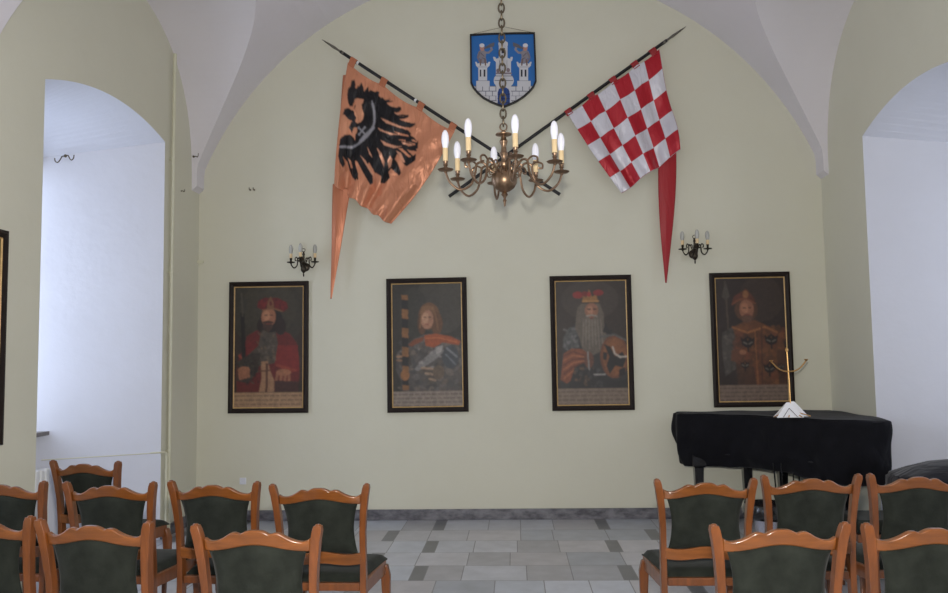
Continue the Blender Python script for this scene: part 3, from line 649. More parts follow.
def right_cloth(root, O):
    def fold(u, v):
        return .03+.028*v*math.sin(13*u+2*v)+.016*v*math.sin(29*u-3*v+1)+.03*u**4*math.sin(9*v)
    A, B, C, D = (567.5,114.5), (659,50), (679,152), (621,194)
    def edge(u, v):
        return (5*math.sin(2*PI*v)*u**5*-.3-4*math.sin(PI*v)*(1-u)**2*.4, 1.0*math.sin(12*u)*v**3)
    cloth_part('banner_cloth', root, O, A, B, C, D, YF, fold, 178, 150, checks, M['checker'], sag=2.0, tabs=4, edge=edge)
    loops(root, O, A, B, (.03, .28, .52, .76, .96), M['red'])
    cloth_part('streamer', root, O, (659,140), (676,140), (666.6,283), (665.2,283), YF+.02, lambda u, v: .012*math.sin(PI*u)+.006*math.sin(7*v), 12, 60, lambda a, b, c, d: np.zeros((a.size, 3)), M['red'], edge=lambda u, v: ((u-.5)*8*math.sin(PI*v)*(1-.5*v), 0))
br = [o for o in bpy.data.objects if o.name.startswith('orange_banner')][0]
cr = atY(506.5, 159.5, YB-.04)-br.location
mb = MB(); mb.box((cr.x, YB-.008-br.location.y, cr.z-.03), (.05, .01, .12)); mb.box((cr.x, YB-.062-br.location.y, cr.z-.045), (.03, .10, .014)); mb.build('wall_bracket', M['pole'], br, bevel=.002)
make_banner('checkered_banner', 'red and white checkered satin banner with a red tail, on a slanted black pole', 'banner', (686,26.5), (449,196.5), YB-.045, (.22, .5), .27, right_cloth)

# ------------------------------------------------------------------ lights with candle bulbs
BULB = [(.0,0),(.011,.0),(.013,.008),(.0165,.025),(.0175,.04),(.0165,.058),(.0125,.074),(.0065,.084),(.0,.087)]
def catmull(P, n=6):
    P = [Vector(p) for p in P]; out = []
    for i in range(len(P)-1):
        p0 = P[max(i-1, 0)]; p1 = P[i]; p2 = P[i+1]; p3 = P[min(i+2, len(P)-1)]
        for k in range(n):
            t = k/n; out.append(.5*((2*p1)+(p2-p0)*t+(2*p0-5*p1+4*p2-p3)*t*t+(3*p1-p0-3*p2+p3)*t**3))
    out.append(P[-1]); return out
def make_arm(root, ang, R, metal, scale=1., z0=0., sag=.085, scroll=True, r0=.02, bs=1., sl=.078, bl=1.2, bm_='bulb'):
    c, s = math.sin(ang), -math.cos(ang)
    f = lambda r, z: (c*r, s*r, z0+z)
    mb = MB(); k = scale
    pts = [f(r0, -.015*k), f(R*.22, .0), f(R*.36, .045*k), f(R*.47, .035*k), f(R*.50, -.02*k), f(R*.58, -sag*.85), f(R*.76, -sag*1.12), f(R*.93, -sag*.7), f(R, -.012*k)]
    mb.tube(catmull(pts, 6), .0068*k, 8)
    if scroll:
        sp = [f(R*.47, .035*k), f(R*.56, .055*k), f(R*.66, .045*k), f(R*.66, .02*k), f(R*.58, .022*k)]
        mb.tube(catmull(sp, 5), [.0058*k]*20+[.003*k], 7)
        sp = [f(R*.22, .0), f(R*.17, .03*k), f(R*.24, .05*k), f(R*.30, .035*k)]
        mb.tube(catmull(sp, 5), .0045*k, 7)
    arm = mb.build('arm', metal, root, smooth=True)
    x, y = c*R, s*R; zt = z0
    mb = MB(); mb.lathe([(.004,-.02*k),(.009*k,-.014*k),(.012*k,-.008*k),(.038*k,-.004*k),(.045*k,.003*k),(.042*k,.005*k),(.012*k,.0),(.009*k,.008*k),(.012*k,.014*k),(.009*k,.02*k),(.014*k,.028*k),(.011*k,.034*k),(.015*k,.045*k),(.015*k,.05*k),(.0,.05*k)], (x, y, zt), 20); mb.build('drip_pan', metal, arm, smooth=True)
    mb = MB(); mb.lathe([(0,.045*k),(.0122*k*bs,.045*k),(.0122*k*bs,.045*k+sl),(.0,.045*k+sl)], (x, y, zt), 14); mb.build('candle_sleeve', M['candle'], arm, smooth=True)
    mb = MB(); mb.lathe([(r*k*bs, .045*k+sl+z*k*bl) for r, z in BULB], (x, y, zt), 14); mb.build('bulb', M[bm_], arm, smooth=True)
    return arm
def chandelier():
    Y = 4.6; p = atY(504.2, 171, Y); zp = p.z
    root = thing('chandelier', 'aged brass eight-armed chandelier with white candle bulbs, hung on a long chain', 'chandelier', (p.x, Y, 0))
    R = .332
    prof = [(0,-.205),(.004,-.2),(.007,-.18),(.012,-.17),(.006,-.158),(.012,-.145),(.02,-.135),(.012,-.122),(.03,-.115),(.055,-.098),(.068,-.075),(.073,-.05),(.068,-.025),(.053,-.003),(.03,.013),(.02,.02),(.028,.028),(.03,.04),(.018,.052),(.014,.075),(.022,.09),(.026,.10),(.016,.112),(.014,.14),(.02,.158),(.024,.17),(.015,.184),(.014,.2),(.045,.206),(.046,.212),(.014,.218),(.012,.23),(0,.232)]
    mb = MB(); mb.lathe([(r, z+zp) for r, z in prof], (0,0,0), 28); mb.build('turned_stem', M['brass'], root, smooth=True)
    mb = MB(); mb.lathe([(0,.0),(.034,.0),(.037,.008),(.037,.02),(.03,.028),(0,.028)], (0,0,zp+.024), 24); mb.build('arm_collar', M['brass'], root, smooth=True)
    mb = MB(); mb.tube([(.02*math.cos(a), 0, zp+.252+.022*math.sin(a)) for a in [2*PI*i/16 for i in range(16)]], .004, 7, closed=True); mb.build('suspension_ring', M['brass'], root, smooth=True)
    for i in range(8): make_arm(root, math.radians(11+45*i), R, M['brass'], 1.0, zp, bs=1.22, sag=.098)
    for i in range(8):   # small scroll ornaments under the collar
        a = math.radians(33+45*i); f = lambda r, z: (math.sin(a)*r, -math.cos(a)*r, zp+z)
        mb = MB(); mb.tube(catmull([f(.06,-.02), f(.09,-.03), f(.1,-.005), f(.08,.008), f(.075,-.006)], 4), .0035, 6); mb.build('ornament_scroll', M['brass'], root, smooth=True)
    ztop = ZC+math.sqrt(RB*RB-(p.x-XC)**2)
    mb = MB(); z = zp+.285; k = 0
    while z < ztop-.03:
        pts = []
        for i in range(12):
            a = 2*PI*i/12; rx, rz = .0165*math.cos(a), .029*math.sin(a)
            pts.append((rx*(k % 2), rx*((k+1) % 2), z+rz))
        mb.tube(pts, .0052, 6, closed=True); z += .044; k += 1
    mb.build('chain', M['chain'], root, smooth=True)
    mb = MB(); mb.lathe([(0,-.05),(.012,-.05),(.03,-.03),(.055,-.006),(.058,.004),(0,.006)], (0,0,ztop-.002), 20); mb.build('ceiling_rose', M['brass'], root, smooth=True)
chandelier()
def sconce(u, v, label, rz=0):
    p = atY(u, v, YB-.06); root = thing('wall_sconce', label, 'wall light', (p.x, YB, p.z), 0, 'three-armed candle sconces')
    y = -.075
    mb = MB(); mb.lathe([(0,0),(.045,0),(.045,-.008),(.03,-.018),(.012,-.022),(.012,-.06),(0,-.06)], (0,0,.02), 18, axis='y'); mb.build('wall_plate', M['darkbrass'], root, smooth=True)
    mb = MB(); mb.lathe([(0,-.085),(.006,-.082),(.008,-.06),(.005,-.05),(.012,-.042),(.024,-.03),(.030,-.008),(.026,.012),(.014,.03),(.01,.05),(.016,.06),(.012,.08),(.009,.13),(.014,.14),(.008,.16),(.012,.17),(0,.175)], (0,y,0), 18); mb.build('turned_stem', M['darkbrass'], root, smooth=True)
    mb = MB(); mb.tube([(.016*math.cos(a), y, .185+.016*math.sin(a)) for a in [2*PI*i/12 for i in range(12)]], .003, 6, closed=True); mb.build('finial_ring', M['darkbrass'], root, smooth=True)
    sub = root
    for a in (-78, 0, 78):
        arm = make_arm(root, math.radians(a), .125, M['darkbrass'], .95, .06, sag=.05, r0=.015, bs=1.3, sl=.045, bl=1.1, bm_='bulb2')
        arm.location = (0, y, 0)
    return root
sconce(304, 268.5, 'dark three-armed candle sconce on the wall left of the long orange banner tail')
sconce(694.5, 255.5, 'dark three-armed candle sconce on the wall right of the red banner tail')

# ------------------------------------------------------------------ chairs
def make_chair():
    root = thing('upholstered_chair', 'x', 'chair', (0,0,0), 0, 'wooden chairs with green velvet in rows')
    YS = -.20
    def stile(s):
        mb = MB()
        P = [(s*.20, -.27, 0), (s*.197, -.235, .18), (s*.195, -.205, .36), (s*.195, -.197, .50), (s*.195, -.203, .62), (s*.196, -.222, .78), (s*.203, -.238, .88), (s*.212, -.250, .955), (s*.220, -.257, .992), (s*.222, -.259, 1.008)]
        Wd = [(.027,.034), (.028,.038), (.029,.044), (.029,.044), (.028,.038), (.028,.034), (.031,.034), (.034,.034), (.033,.034), (.026,.028)]
        mb.rectsweep(P, Wd); mb.lathe([(.011,0),(.011,.003),(.008,.006),(0,.007)], (s*.222, -.259, 1.007), 12)
        return mb
    for s in (-1, 1): stile(s).build('back_post', M['wood'], root, smooth=True, bevel=.006, angle=50)
    # scalloped top rail
    xs = [-.192+.384*i/64 for i in range(65)]
    def top(x):
        a = abs(x); 
        t = max(0, min(1, (.165-a)/.10)); t = t*t*(3-2*t)
        z = .952+.030*t+.013*math.exp(-(a/.042)**4)+.006*math.exp(-((a-.085)/.022)**2)-.003*math.exp(-((a-.054)/.008)**2)
        if a > .165: z += .012*((a-.165)/.027)**2
        return z
    def bot(x): a = abs(x)/.192; return .916+.025*(.5+.5*math.cos(PI*min(1, a*1.12)))
    bow = lambda x: -.022*(1-(x/.2)**2)-.0
    mb = MB(); mb.slab([(x, top(x)) for x in xs], [(x, bot(x)) for x in xs], -.254, -.226, bow); 
    # lean the rail with the posts
    mb.v = [(x, y-(z-.945)*.28, z) for x, y, z in mb.v]
    mb.build('top_rail', M['woodr'], root, smooth=True, bevel=.005, angle=50)
    def low(x, k): a = abs(x)/.19; return (.690+.007*math.cos(PI*a*1.5)) if k else (.638+.005*math.cos(PI*a*1.5))
    mb = MB(); mb.slab([(x*.98, low(x,1)) for x in xs], [(x*.98, low(x,0)) for x in xs], -.228, -.204, lambda x: -.010*(1-(x/.2)**2)); mb.build('lower_rail', M['woodr'], root, smooth=True, bevel=.004, angle=50)
    # padded back panel with concave sides
    nu, nv = 17, 17; V = []; Fc = []
    for side in (0, 1):
        for j in range(nv):
            v = j/(nv-1); zc = .684+v*.25
            hw = .172-.020*math.sin(PI*v)**.8+.006*v
            for i in range(nu):
                u = 2*i/(nu-1)-1; x = u*hw; z = zc
                if v > .5: z = .684+v*(bot(x)+.006-.684)
                ym = -.205-(z-.62)*.135-.016*(1-u*u)*v
                pad = .022*((1-u**4)*(1-(2*v-1)**4))**.5+.004
                V.append((x, ym+(pad if side else -pad), z))
    n = nu*nv
    for q in gfaces(nu, nv): Fc.append(q); Fc.append(tuple(n+k for k in q[::-1]))
    bd = [i for i in range(nu)]+[j*nu+nu-1 for j in range(1, nv)]+[(nv-1)*nu+i for i in range(nu-2, -1, -1)]+[j*nu for j in range(nv-2, 0, -1)]
    for a, b in zip(bd, bd[1:]+bd[:1]): Fc.append((a, a+n, b+n, b))
    mb = MB(); mb.add(V, Fc); mb.build('back_panel', M['velvet'], root, smooth=True, angle=70)
    # seat frame
    fb, ff = .193, .222; y0, y1 = -.20, .245
    mb = MB()
    mb.box((0, y0, .530), (2*fb-.03, .028, .036)); mb.box((0, y1, .513), (2*ff-.02, .028, .07))
    for s in (-1, 1):
        mb.add([(s*fb-s*.014, y0, .548), (s*fb+s*.006, y0, .548), (s*ff+s*.002, y1, .548), (s*ff-s*.022, y1, .548), (s*fb-s*.014, y0, .488), (s*fb+s*.006, y0, .488), (s*ff+s*.002, y1, .478), (s*ff-s*.022, y1, .478)], [(0,1,2,3), (7,6,5,4), (0,4,5,1), (1,5,6,2), (2,6,7,3), (3,7,4,0)])
    mb.build('seat_frame', M['wood'], root, bevel=.004)
    # seat cushion
    nu, nv = 21, 21; V = []; Fc = []
    for side in (1, 0):
        for j in range(nv):
            v = j/(nv-1)
            for i in range(nu):
                u = 2*i/(nu-1)-1; w = 2*v-1
                hw = fb-.016+(ff-fb+.02)*v
                rnd = (1-u**8)*(1-w**8); k = max(rnd, 0)**.35
                x = u*hw*(1-.0*v); y = y0+.012+(y1-y0+.01)*v
                V.append((x, y, .549+.034*k+.006*(1-u*u)*(1-w*w) if side else .543))
    n = nu*nv
    for q in gfaces(nu, nv): Fc.append(q); Fc.append(tuple(n+k for k in q[::-1]))
    bd = [i for i in range(nu)]+[j*nu+nu-1 for j in range(1, nv)]+[(nv-1)*nu+i for i in range(nu-2, -1, -1)]+[j*nu for j in range(nv-2, 0, -1)]
    for a, b in zip(bd, bd[1:]+bd[:1]): Fc.append((a, a+n, b+n, b))
    mb = MB(); mb.add(V, Fc); mb.build('seat_cushion', M['velvet'], root, smooth=True, angle=70)
    for s in (-1, 1):
        mb = MB(); P = [(s*(ff-.012), y1-.005, .525), (s*(ff-.002), y1+.008, .465), (s*(ff+.0), y1+.012, .36), (s*(ff-.014), y1+.002, .2), (s*(ff-.016), y1, .08), (s*(ff-.006), y1+.014, .02), (s*(ff-.004), y1+.018, 0)]
        mb.rectsweep(P, [(.044,.044),(.048,.048),(.04,.04),(.028,.028),(.024,.024),(.032,.034),(.034,.036)]); mb.build('front_leg', M['wood'], root, smooth=True, bevel=.006, angle=50)
    return root
proto = make_chair()
CH = [ # ear midpoint x, y, rotation deg, label
 (-1.55, 3.02, -8, 'green velvet chair in the nearest row, second from the left photo edge'),
 (-.915, 2.925, -3, 'green velvet chair in the nearest row, just left of the open aisle'),
 (.885, 2.895, 3, 'green velvet chair in the nearest row, just right of the open aisle'),
 (-2.06, 3.13, -6, 'green velvet chair in the nearest row, cut off by the left photo edge'),
 (1.392, 2.90, 3, 'green velvet chair in the nearest row, cut off by the right photo edge'),
 (-1.972, 3.99, -3, 'second-row green velvet chair, directly before the set-back chair by the left niche'),
 (-1.456, 3.985, -7, 'green velvet chair in the second row, second from the aisle on the left side'),
 (-.914, 3.866, -1, 'green velvet chair in the second row, left of the aisle with its seat showing'),
 (.875, 3.94, 0, 'green velvet chair in the second row, right of the aisle with its seat showing'),
 (1.392, 4.04, 2, 'green velvet chair in the second row, right below the middle of the covered piano'),
 (1.895, 4.07, 3, 'second-row green velvet chair at the right photo edge, below the low covered bench'),
 (-2.545, 4.05, -5, 'green velvet chair in the second row, cut off by the left photo edge'),
 (-2.555, 4.865, -10, 'darkest green velvet chair, alone furthest back beside the left window niche'),
]
for i, (x, y, r, lab) in enumerate(CH):
    o = proto if i == 0 else copy_tree(proto)
    a = math.radians(r); o.rotation_euler.z = a
    o.location = (x-math.sin(a)*.256, y+math.cos(a)*.256, 0)
    o['label'] = lab

# ------------------------------------------------------------------ piano, cover and what is on it
def smooth_closed(P, n):
    K = len(P); out = []
    for i in range(K):
        p0, p1, p2, p3 = [Vector((*P[(i+k-1) % K], 0)) for k in range(4)]
        for k in range(n):
            t = k/n; q = .5*((2*p1)+(p2-p0)*t+(2*p0-5*p1+4*p2-p3)*t*t+(3*p1-p0-3*p2+p3)*t**3); out.append((q.x, q.y))
    return out
def drape(name, label, cat, outline, ztop, zbot, material, seed, hem=.02, foldamp=.02, ridge=0, hin=.0):
    rg = random.Random(seed)
    ol = smooth_closed(outline, 14); n = len(ol); cx, cy = sum(p[0] for p in ol)/n, sum(p[1] for p in ol)/n
    # arc lengths
    s = [0]
    for i in range(1, n): s.append(s[-1]+math.dist(ol[i], ol[i-1]))
    tot = s[-1]+math.dist(ol[0], ol[-1])
    V = []; Fc = []
    rings = [(.0,0), (.25,0), (.5,0), (.75,0), (.90,0), (.965,0), (.992,.012), (1,.03)] + [(1, .03+k/16) for k in range(1, 17)]
    ph = [rg.uniform(0, 6) for _ in range(8)]
    def nrm(i):
        a, b = ol[i-1], ol[(i+1) % n]; d = (b[0]-a[0], b[1]-a[1]); L = math.hypot(*d) or 1; return (d[1]/L, -d[0]/L)
    area = sum(ol[i-1][0]*ol[i][1]-ol[i][0]*ol[i-1][1] for i in range(n)); sg = 1 if area > 0 else -1
    for (k, dz) in rings:
        for i in range(n):
            x, y = cx+(ol[i][0]-cx)*k, cy+(ol[i][1]-cy)*k; f = dz; t = s[i]/tot*2*PI
            zb = zbot(x, y) if callable(zbot) else zbot
            z = ztop-(ztop-zb)*min(f, 1)
            if f > 0:
                q = min(1, f); nx, ny = nrm(i); nx *= sg; ny *= sg
                ss = s[i]
                w = math.sin(ss*9+q*5+ph[0])*.5+math.sin(ss*17-q*7+ph[1])*.35+math.sin(ss*31+q*9+ph[2])*.22+math.sin(ss*5+ph[3]-q*9)*.4
                off = foldamp*w*(.25+q)-.03*q**2-hin*q**5-.012*(1 if f < .02 else 0)+.02*math.sin(PI*q)
                x += nx*off; y += ny*off; z += hem*math.sin(ss*4+ph[4])*q
            else:
                z += ridge*(1-k*k)+.004*math.sin(x*11+ph[5])*math.sin(y*9+ph[6])
            V.append((x, y, z))
    for r in range(len(rings)-1):
        for i in range(n): Fc.append((r*n+i, r*n+(i+1) % n, (r+1)*n+(i+1) % n, (r+1)*n+i))
    mb = MB(); mb.add(V, Fc); ob = mb.build(name, material, smooth=True, angle=60)
    md = ob.modifiers.new('thick', 'SOLIDIFY'); md.thickness = .004; md.offset = -1
    return tag(ob, label, cat)
PO = [(1.56,8.13),(1.53,8.02),(1.55,7.90),(1.80,7.72),(2.05,7.52),(2.35,7.15),(2.58,6.86),(2.80,6.78),(2.97,6.82),(3.03,6.98),(3.04,7.6),(3.02,8.06),(2.96,8.15),(2.5,8.16),(2.0,8.16)]
ZT = 1.045
drape('piano_cover', 'black cloth cover draped over the grand piano in the right corner', 'cover', PO, ZT, lambda x, y: .575-.05*max(0, min(1, (x-1.5)/1.4)), M['cloth'], 3, foldamp=.03, hin=.045)
# the piano itself under the cover
pn = thing('grand_piano', 'black grand piano standing under the black cloth cover, only legs and pedals showing', 'piano', (2.3, 7.5, 0))
ctr = (2.3, 7.55)
def shr(P, k): return [(ctr[0]+(x-ctr[0])*k-2.3, ctr[1]+(y-ctr[1])*k-7.5) for x, y in P]
def prism(P, z0, z1):
    n = len(P); mb = MB(); mb.add([(x, y, z0) for x, y in P]+[(x, y, z1) for x, y in P], [tuple(range(n)), tuple(range(n, 2*n))]+[(i, (i+1) % n, n+(i+1) % n, n+i) for i in range(n)]); return mb
ol = smooth_closed(shr(PO, .80), 5)
prism(ol, .68, .96).build('case', M['lacquer'], pn)
prism(smooth_closed(shr(PO, .875), 5), .962, ZT-.022).build('lid', M['lacquer'], pn)
def pleg(x, y):
    mb = MB(); P = [(x, y, .66), (x, y, .56), (x, y, .54), (x, y, .12), (x, y, .085)]
    mb.rectsweep(P, [(.13,.13),(.13,.13),(.085,.085),(.06,.06),(.09,.09)]); l = mb.build('leg', M['lacquer'], pn, bevel=.004)
    mb = MB(); mb.lathe([(0,-.012),(.03,-.012),(.035,-.006),(.035,.006),(.03,.012),(0,.012)], (x, y, .036), 14, axis='y'); mb.box((x, y, .072), (.03, .04, .03)); mb.build('caster', M['gbrass'], l, smooth=True)
pleg(1.70-2.3, 7.92-7.5); pleg(2.16-2.3, 7.97-7.5); pleg(2.72-2.3, 7.05-7.5); pleg(2.48-2.3, 7.95-7.5)
mb = MB()
for dx in (-.07, -.02, .06, .10): mb.tube([(dx*1.3-.02, -.25, .66), (dx*.9-.02, -.25, .14)], .006, 6)
mb.box((-.0, -.24, .12), (.26, .12, .07)); ly = mb.build('pedal_lyre', M['lacquer'], pn)
for dx in (-.06, 0, .06): mb = MB(); mb.box((dx, -.34, .075), (.022, .12, .01)); mb.build('pedal', M['gbrass'], pn, bevel=.003)

# stool with shiny drum, below the piano
st = thing('piano_stool', 'glossy black piano stool under the covered piano, seen between two chair backs', 'stool', (1.78, 6.05, 0))
mb = MB(); mb.lathe([(0,.43),(.16,.43),(.175,.445),(.178,.50),(.165,.53),(0,.54)], (0,0,0), 28); mb.build('seat', M['lacquer'], st, smooth=True)
mb = MB(); mb.lathe([(0,.20),(.10,.20),(.10,.43),(0,.43)], (0,0,0), 28); mb.build('drum', M['chrome'], st, smooth=True)
mb = MB(); mb.lathe([(0,0),(.17,0),(.175,.012),(.16,.03),(.05,.05),(.035,.08),(.03,.20),(0,.20)], (0,0,0), 28); mb.build('pedestal', M['lacquer'], st, smooth=True)
# low upholstered stool right
us = thing('upholstered_stool', 'low stool with dark green velvet top, seen through the gap between the right-hand chairs', 'stool', (2.42, 5.75, 0))
mb = MB(); mb.box((0,0,.455), (.46,.40,.09)); mb.build('seat_cushion', M['velvet'], us, bevel=.03, smooth=True)
mb = MB(); mb.box((0,0,.385), (.44,.38,.05)); mb.build('seat_frame', M['wood'], us, bevel=.004)
for sx in (-1, 1):
    for sy in (-1, 1):
        mb = MB(); mb.rectsweep([(sx*.19, sy*.16, .37), (sx*.195, sy*.165, .2), (sx*.2, sy*.17, 0)], [(.04,.04),(.034,.034),(.026,.026)]); mb.build('leg', M['wood'], us, bevel=.004)
# covered bench in the right niche
cb = [(2.70,6.25),(2.69,5.95),(2.80,5.82),(3.3,5.80),(3.66,5.84),(3.72,5.98),(3.70,6.3),(3.62,6.40),(3.3,6.42),(2.82,6.40)]
drape('covered_bench', 'low bench under a dark grey cloth in the right window niche', 'bench', cb, .70, .0, M['cloth2'], 9, hem=.0, foldamp=.012, ridge=.12)

# brass stand and cards on the piano cover
zt = ZT+.006
p = atY(791, 415.5, 7.2); bx, by = p.x, 7.2
sd = thing('brass_stand', 'slim brass candle stand with two curved arms, on the covered piano', 'candle stand', (bx, by, zt))
hh = atY(787.5, 350, 7.2).z-zt
mb = MB(); mb.tube([(0,0,.03), (-.002,0,hh*.5), (-.012,0,hh)], .0045, 8); mb.build('rod', M['gbrass'], sd, smooth=True)
mb = MB(); mb.lathe([(0,-.016),(.01,-.012),(.014,0),(.01,.014),(.004,.022),(0,.024)], (-.012,0,hh), 12); mb.build('knob', M['gbrass'], sd, smooth=True)
za = atY(790, 371.5, 7.2).z-zt
for s in (-1, 1):
    zz = .085 if s < 0 else .09
    pts = catmull([(0,0,za), (s*.05,0,za+.006), (s*.1,0,za+.035), (s*.145,0,za+zz)], 6)
    mb = MB(); mb.tube(pts, [.006]*18+[.005], 7); arm = mb.build('curved_arm', M['gbrass'], sd, smooth=True)
    mb = MB(); mb.lathe([(0,-.006),(.006,-.004),(.016,.008),(.017,.014),(.012,.012),(0,.01)], (s*.147,0,za+zz), 14); mb.build('candle_cup', M['gbrass'], arm, smooth=True)
for a in (200, 250, 290, 340):
    x, y = .16*math.cos(math.radians(a)), .12*math.sin(math.radians(a))
    mb = MB(); mb.tube(catmull([(0,0,.05), (x*.5,y*.5,.03), (x,y,.006)], 5), .005, 7); mb.build('foot', M['gbrass'], sd, smooth=True)
mb = MB(); mb.lathe([(0,.028),(.012,.03),(.016,.045),(.010,.06),(0,.062)], (0,0,0), 14); mb.build('hub', M['gbrass'], sd, smooth=True)
def card(dx, dy, rz, sc, lab):
    c = thing('folded_card', lab, 'card', (bx+dx, by+dy, zt), rz, 'folded cards on the piano cover')
    w, h, d = .108*sc, .125*sc, .05
    mb = MB()
    for s in (-1, 1): mb.add([(-w*1.05, s*d, 0), (w*1.05, s*d, 0), (.012, s*.002, h), (-.012, s*.002, h), (-w*1.05, s*(d-.002), 0), (w*1.05, s*(d-.002), 0), (.012, 0, h-.002), (-.012, 0, h-.002)], [(0,1,2,3), (7,6,5,4), (0,4,5,1), (1,5,6,2), (2,6,7,3), (3,7,4,0)])
    mb.build('card_sheet', M['paper'], c)
    mb = MB()
    for s in (-1, 1):
        A = Vector((s*w*.55, -d*.98-.002, .004)); B = Vector((0, -.4*d-.003, h*.62)); mb.tube([A, B], .0022, 5)
    mb.build('chevron_line', M['ink'], c)
card(-.035, -.045, 0, 1.0, 'front white folded card at the foot of the brass stand')
card(.045, .075, -.1, 1.0, 'rear white folded card, half hidden behind the brass stand')

# ------------------------------------------------------------------ pipes, outlet, hooks, radiator
px_ = XL+.035
q1 = atX(170, 400, px_); q2 = atX(165.5, 500, px_)
hp = thing('heating_pipe', 'tall cream painted heating pipe running up the wall beside the left niche', 'pipe', (px_, q1.y, 0))
mb = MB(); mb.tube([(0,0,0), (0,0,2.2), (.006,0,4.52)], .017, 10); mb.build('riser', M['pipe'], hp, smooth=True)
for z in (.78, 2.43, 3.5): mb = MB(); mb.lathe([(.017,-.012),(.022,-.01),(.022,.01),(.017,.012)], (0,0,z), 12); mb.box((-.018,0,z), (.03,.02,.012)); mb.build('clamp', M['pipe'], hp, smooth=True)
mb = MB(); mb.lathe([(.017,0),(.032,0),(.03,.03),(.017,.035)], (0,0,0), 12); mb.build('floor_collar', M['black'], hp, smooth=True)
rp = thing('radiator_pipe', 'short cream pipe beside the left niche, bending into it as a thin line', 'pipe', (px_, 7.49, 0))
mb = MB(); mb.tube(catmull([(0,0,0), (0,0,.3), (0,0,.70), (0,-.015,.765), (-.05,-.10,.78), (-.20,-.165,.775), (-.88,-.50,.77)], 6), [.012]*22+[.008]*6+[.0045]*9, 8); mb.build('bent_tube', M['pipe'], rp, smooth=True)
mb = MB(); mb.lathe([(.012,0),(.026,0),(.024,.03),(.012,.035)], (0,0,0), 12); mb.build('floor_collar', M['black'], rp, smooth=True)
# radiator below the left window
rd = thing('radiator', 'pale radiator under the left window, seen past the nearest niche edge', 'radiator', (XL-.78, 6.46, 0))
mb = MB()
for i in range(13): mb.box((0, -.45+i*.075, .42), (.09, .06, .58))
mb.build('fins', M['wframe'], rd, bevel=.012, smooth=True)
mb = MB(); mb.tube([(0,-.47,.66), (0,.47,.66)], .02, 8); mb.tube([(0,-.47,.18), (0,.47,.18)], .02, 8); mb.box((0,-.4,.06), (.05,.03,.13)); mb.box((0,.4,.06), (.05,.03,.13)); mb.build('header_tubes', M['wframe'], rd, smooth=True)
# outlet
p = atY(243, 481, YB)
ot = thing('wall_outlet', 'small white wall outlet low on the back wall, behind the left chairs', 'outlet', (p.x, YB, p.z))
mb = MB(); mb.box((0,-.005,0), (.066,.01,.066)); mb.build('cover_plate', M['plastic'], ot, bevel=.003)
mb = MB(); mb.lathe([(0,-.010),(.026,-.010),(.028,-.016),(.021,-.016),(.02,-.011),(0,-.011)], (0,0,0), 18, axis='y'); mb.build('socket_ring', M['plastic'], ot, smooth=True)
def hook(name, label, P, N, mat_='chain', g=None, k=1.):
    """P on the wall, N inward normal"""
    o = thing(name, label, 'hook', P, 0, g); N = Vector(N); U = Vector((0,0,1))
    mb = MB(); mb.tube(catmull([Vector(), N*.03*k, N*.05*k+U*-.012*k, N*.06*k+U*.0, N*.062*k+U*.025*k], 4), .004, 6); mb.tube([Vector(), N*.006], .012*k, 8); mb.build('bent_hook', M[mat_], o, smooth=True)
for (u, v, lab) in ((250.5,190,'left of a pair of tiny dark wall hooks above the left sconce'), (254.5,190,'right of a pair of tiny dark wall hooks above the left sconce')):
    hook('wall_hook', lab, atY(u, v, YB), (0,-1,0), k=.7)
hook('wall_hook', 'tiny dark nail hook on the left side wall under the vault foot', atX(181, 191, XL), (1,0,0), k=.6)
p = atY(198.5, 156, 8.02); hook('wall_hook', 'small dark hook on the left foot of the ceiling vault', (p.x-.06, p.y+.02, p.z), (1,-.5,0))
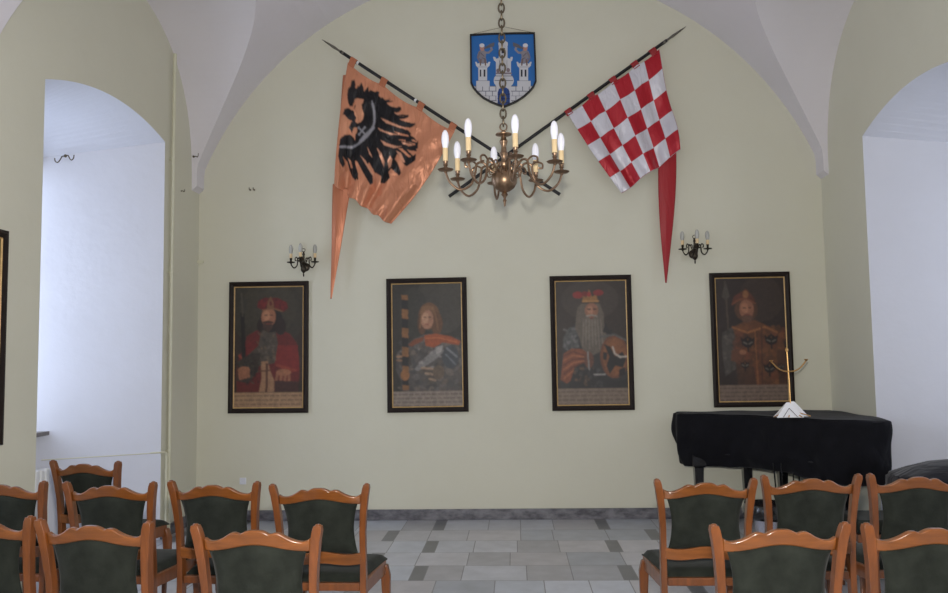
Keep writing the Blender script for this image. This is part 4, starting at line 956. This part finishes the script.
# double hook on the far jamb of the left niche
def jamb(u, v):
    r = RM @ np.array([(u-CX)/F, (CY-v)/F, -1.]); # plane through (XL,7.45) and (XL-.88,7.03)
    nx, ny = .42, -.88; t = (nx*XL+ny*7.45)/(nx*r[0]+ny*r[1]); return Vector((r[0]*t, r[1]*t, r[2]*t+EYE))
c0, a0, b0 = jamb(65.5,156), jamb(59,158), jamb(71,156)
dh = thing('double_hook', 'dark double curtain hook high on the far side of the left niche', 'hook', c0)
for q in (a0, b0):
    d = q-c0; mb = MB(); n_ = Vector((.43,-.9,0))
    mb.tube(catmull([n_*.004, n_*.02+d*.5+Vector((0,0,.0)), n_*.03+d*.7+Vector((0,0,-.02)), n_*.035+d*1.1+Vector((0,0,-.045)), n_*.04+d*1.5+Vector((0,0,-.03)), n_*.04+d*1.6+Vector((0,0,.0))], 4), .005, 6); mb.build('hook_prong', M['chain'], dh, smooth=True)
mb = MB(); mb.tube([n_*-.002, n_*.01], .014, 8); mb.build('base_plate', M['chain'], dh, smooth=True)
p = atY(197, 262, YB-.03); cc = thing('cable_clip', 'tiny cream cable clip at the left corner of the back wall', 'clip', (XL, p.y, p.z))
mb = MB(); mb.box((.03,0,0), (.06,.02,.03)); mb.tube([(.02,0,0), (.07,-.01,.005)], .006, 6); mb.build('clip_body', M['pipe'], cc)

# ------------------------------------------------------------------ light: daylight through the windows and the camera's flash
def area(name, loc, rot, sx, sy, power, col):
    l = bpy.data.lights.new(name, 'AREA'); l.shape = 'RECTANGLE'; l.size = sx; l.size_y = sy; l.energy = power; l.color = col
    o = bpy.data.objects.new(name, l); COL.objects.link(o); o.location = loc; o.rotation_euler = rot; return o
PW_L = [34, 24, 50, 58]; PW_R = [12, 22, 46, 52]
for sx, lst, pws, col in ((-1, wl, PW_L, (.68,.78,1)), (1, wr, PW_R, (.80,.84,1))):
    bys = sorted(lst, key=lambda t: -t[1])
    for (Xo, y0, y1, z0, z1), pw in zip(bys, pws):
        area('window_daylight', (Xo+sx*.23, (y0+y1)/2, (z0+z1)/2), (0, sx*PI/2, 0), z1-z0-.05, y1-y0-.05, pw, col)
fl = bpy.data.lights.new('camera_flash', 'AREA'); fl.shape = 'DISK'; fl.size = .09; fl.energy = 160; fl.color = (1,.96,.90)
fo = bpy.data.objects.new('camera_flash', fl); COL.objects.link(fo); fo.location = (0,.06,EYE+.20); fo.rotation_euler = (math.radians(94), 0, 0)
S.cycles.use_denoising = True
S.cycles.max_bounces = 8; S.cycles.diffuse_bounces = 5
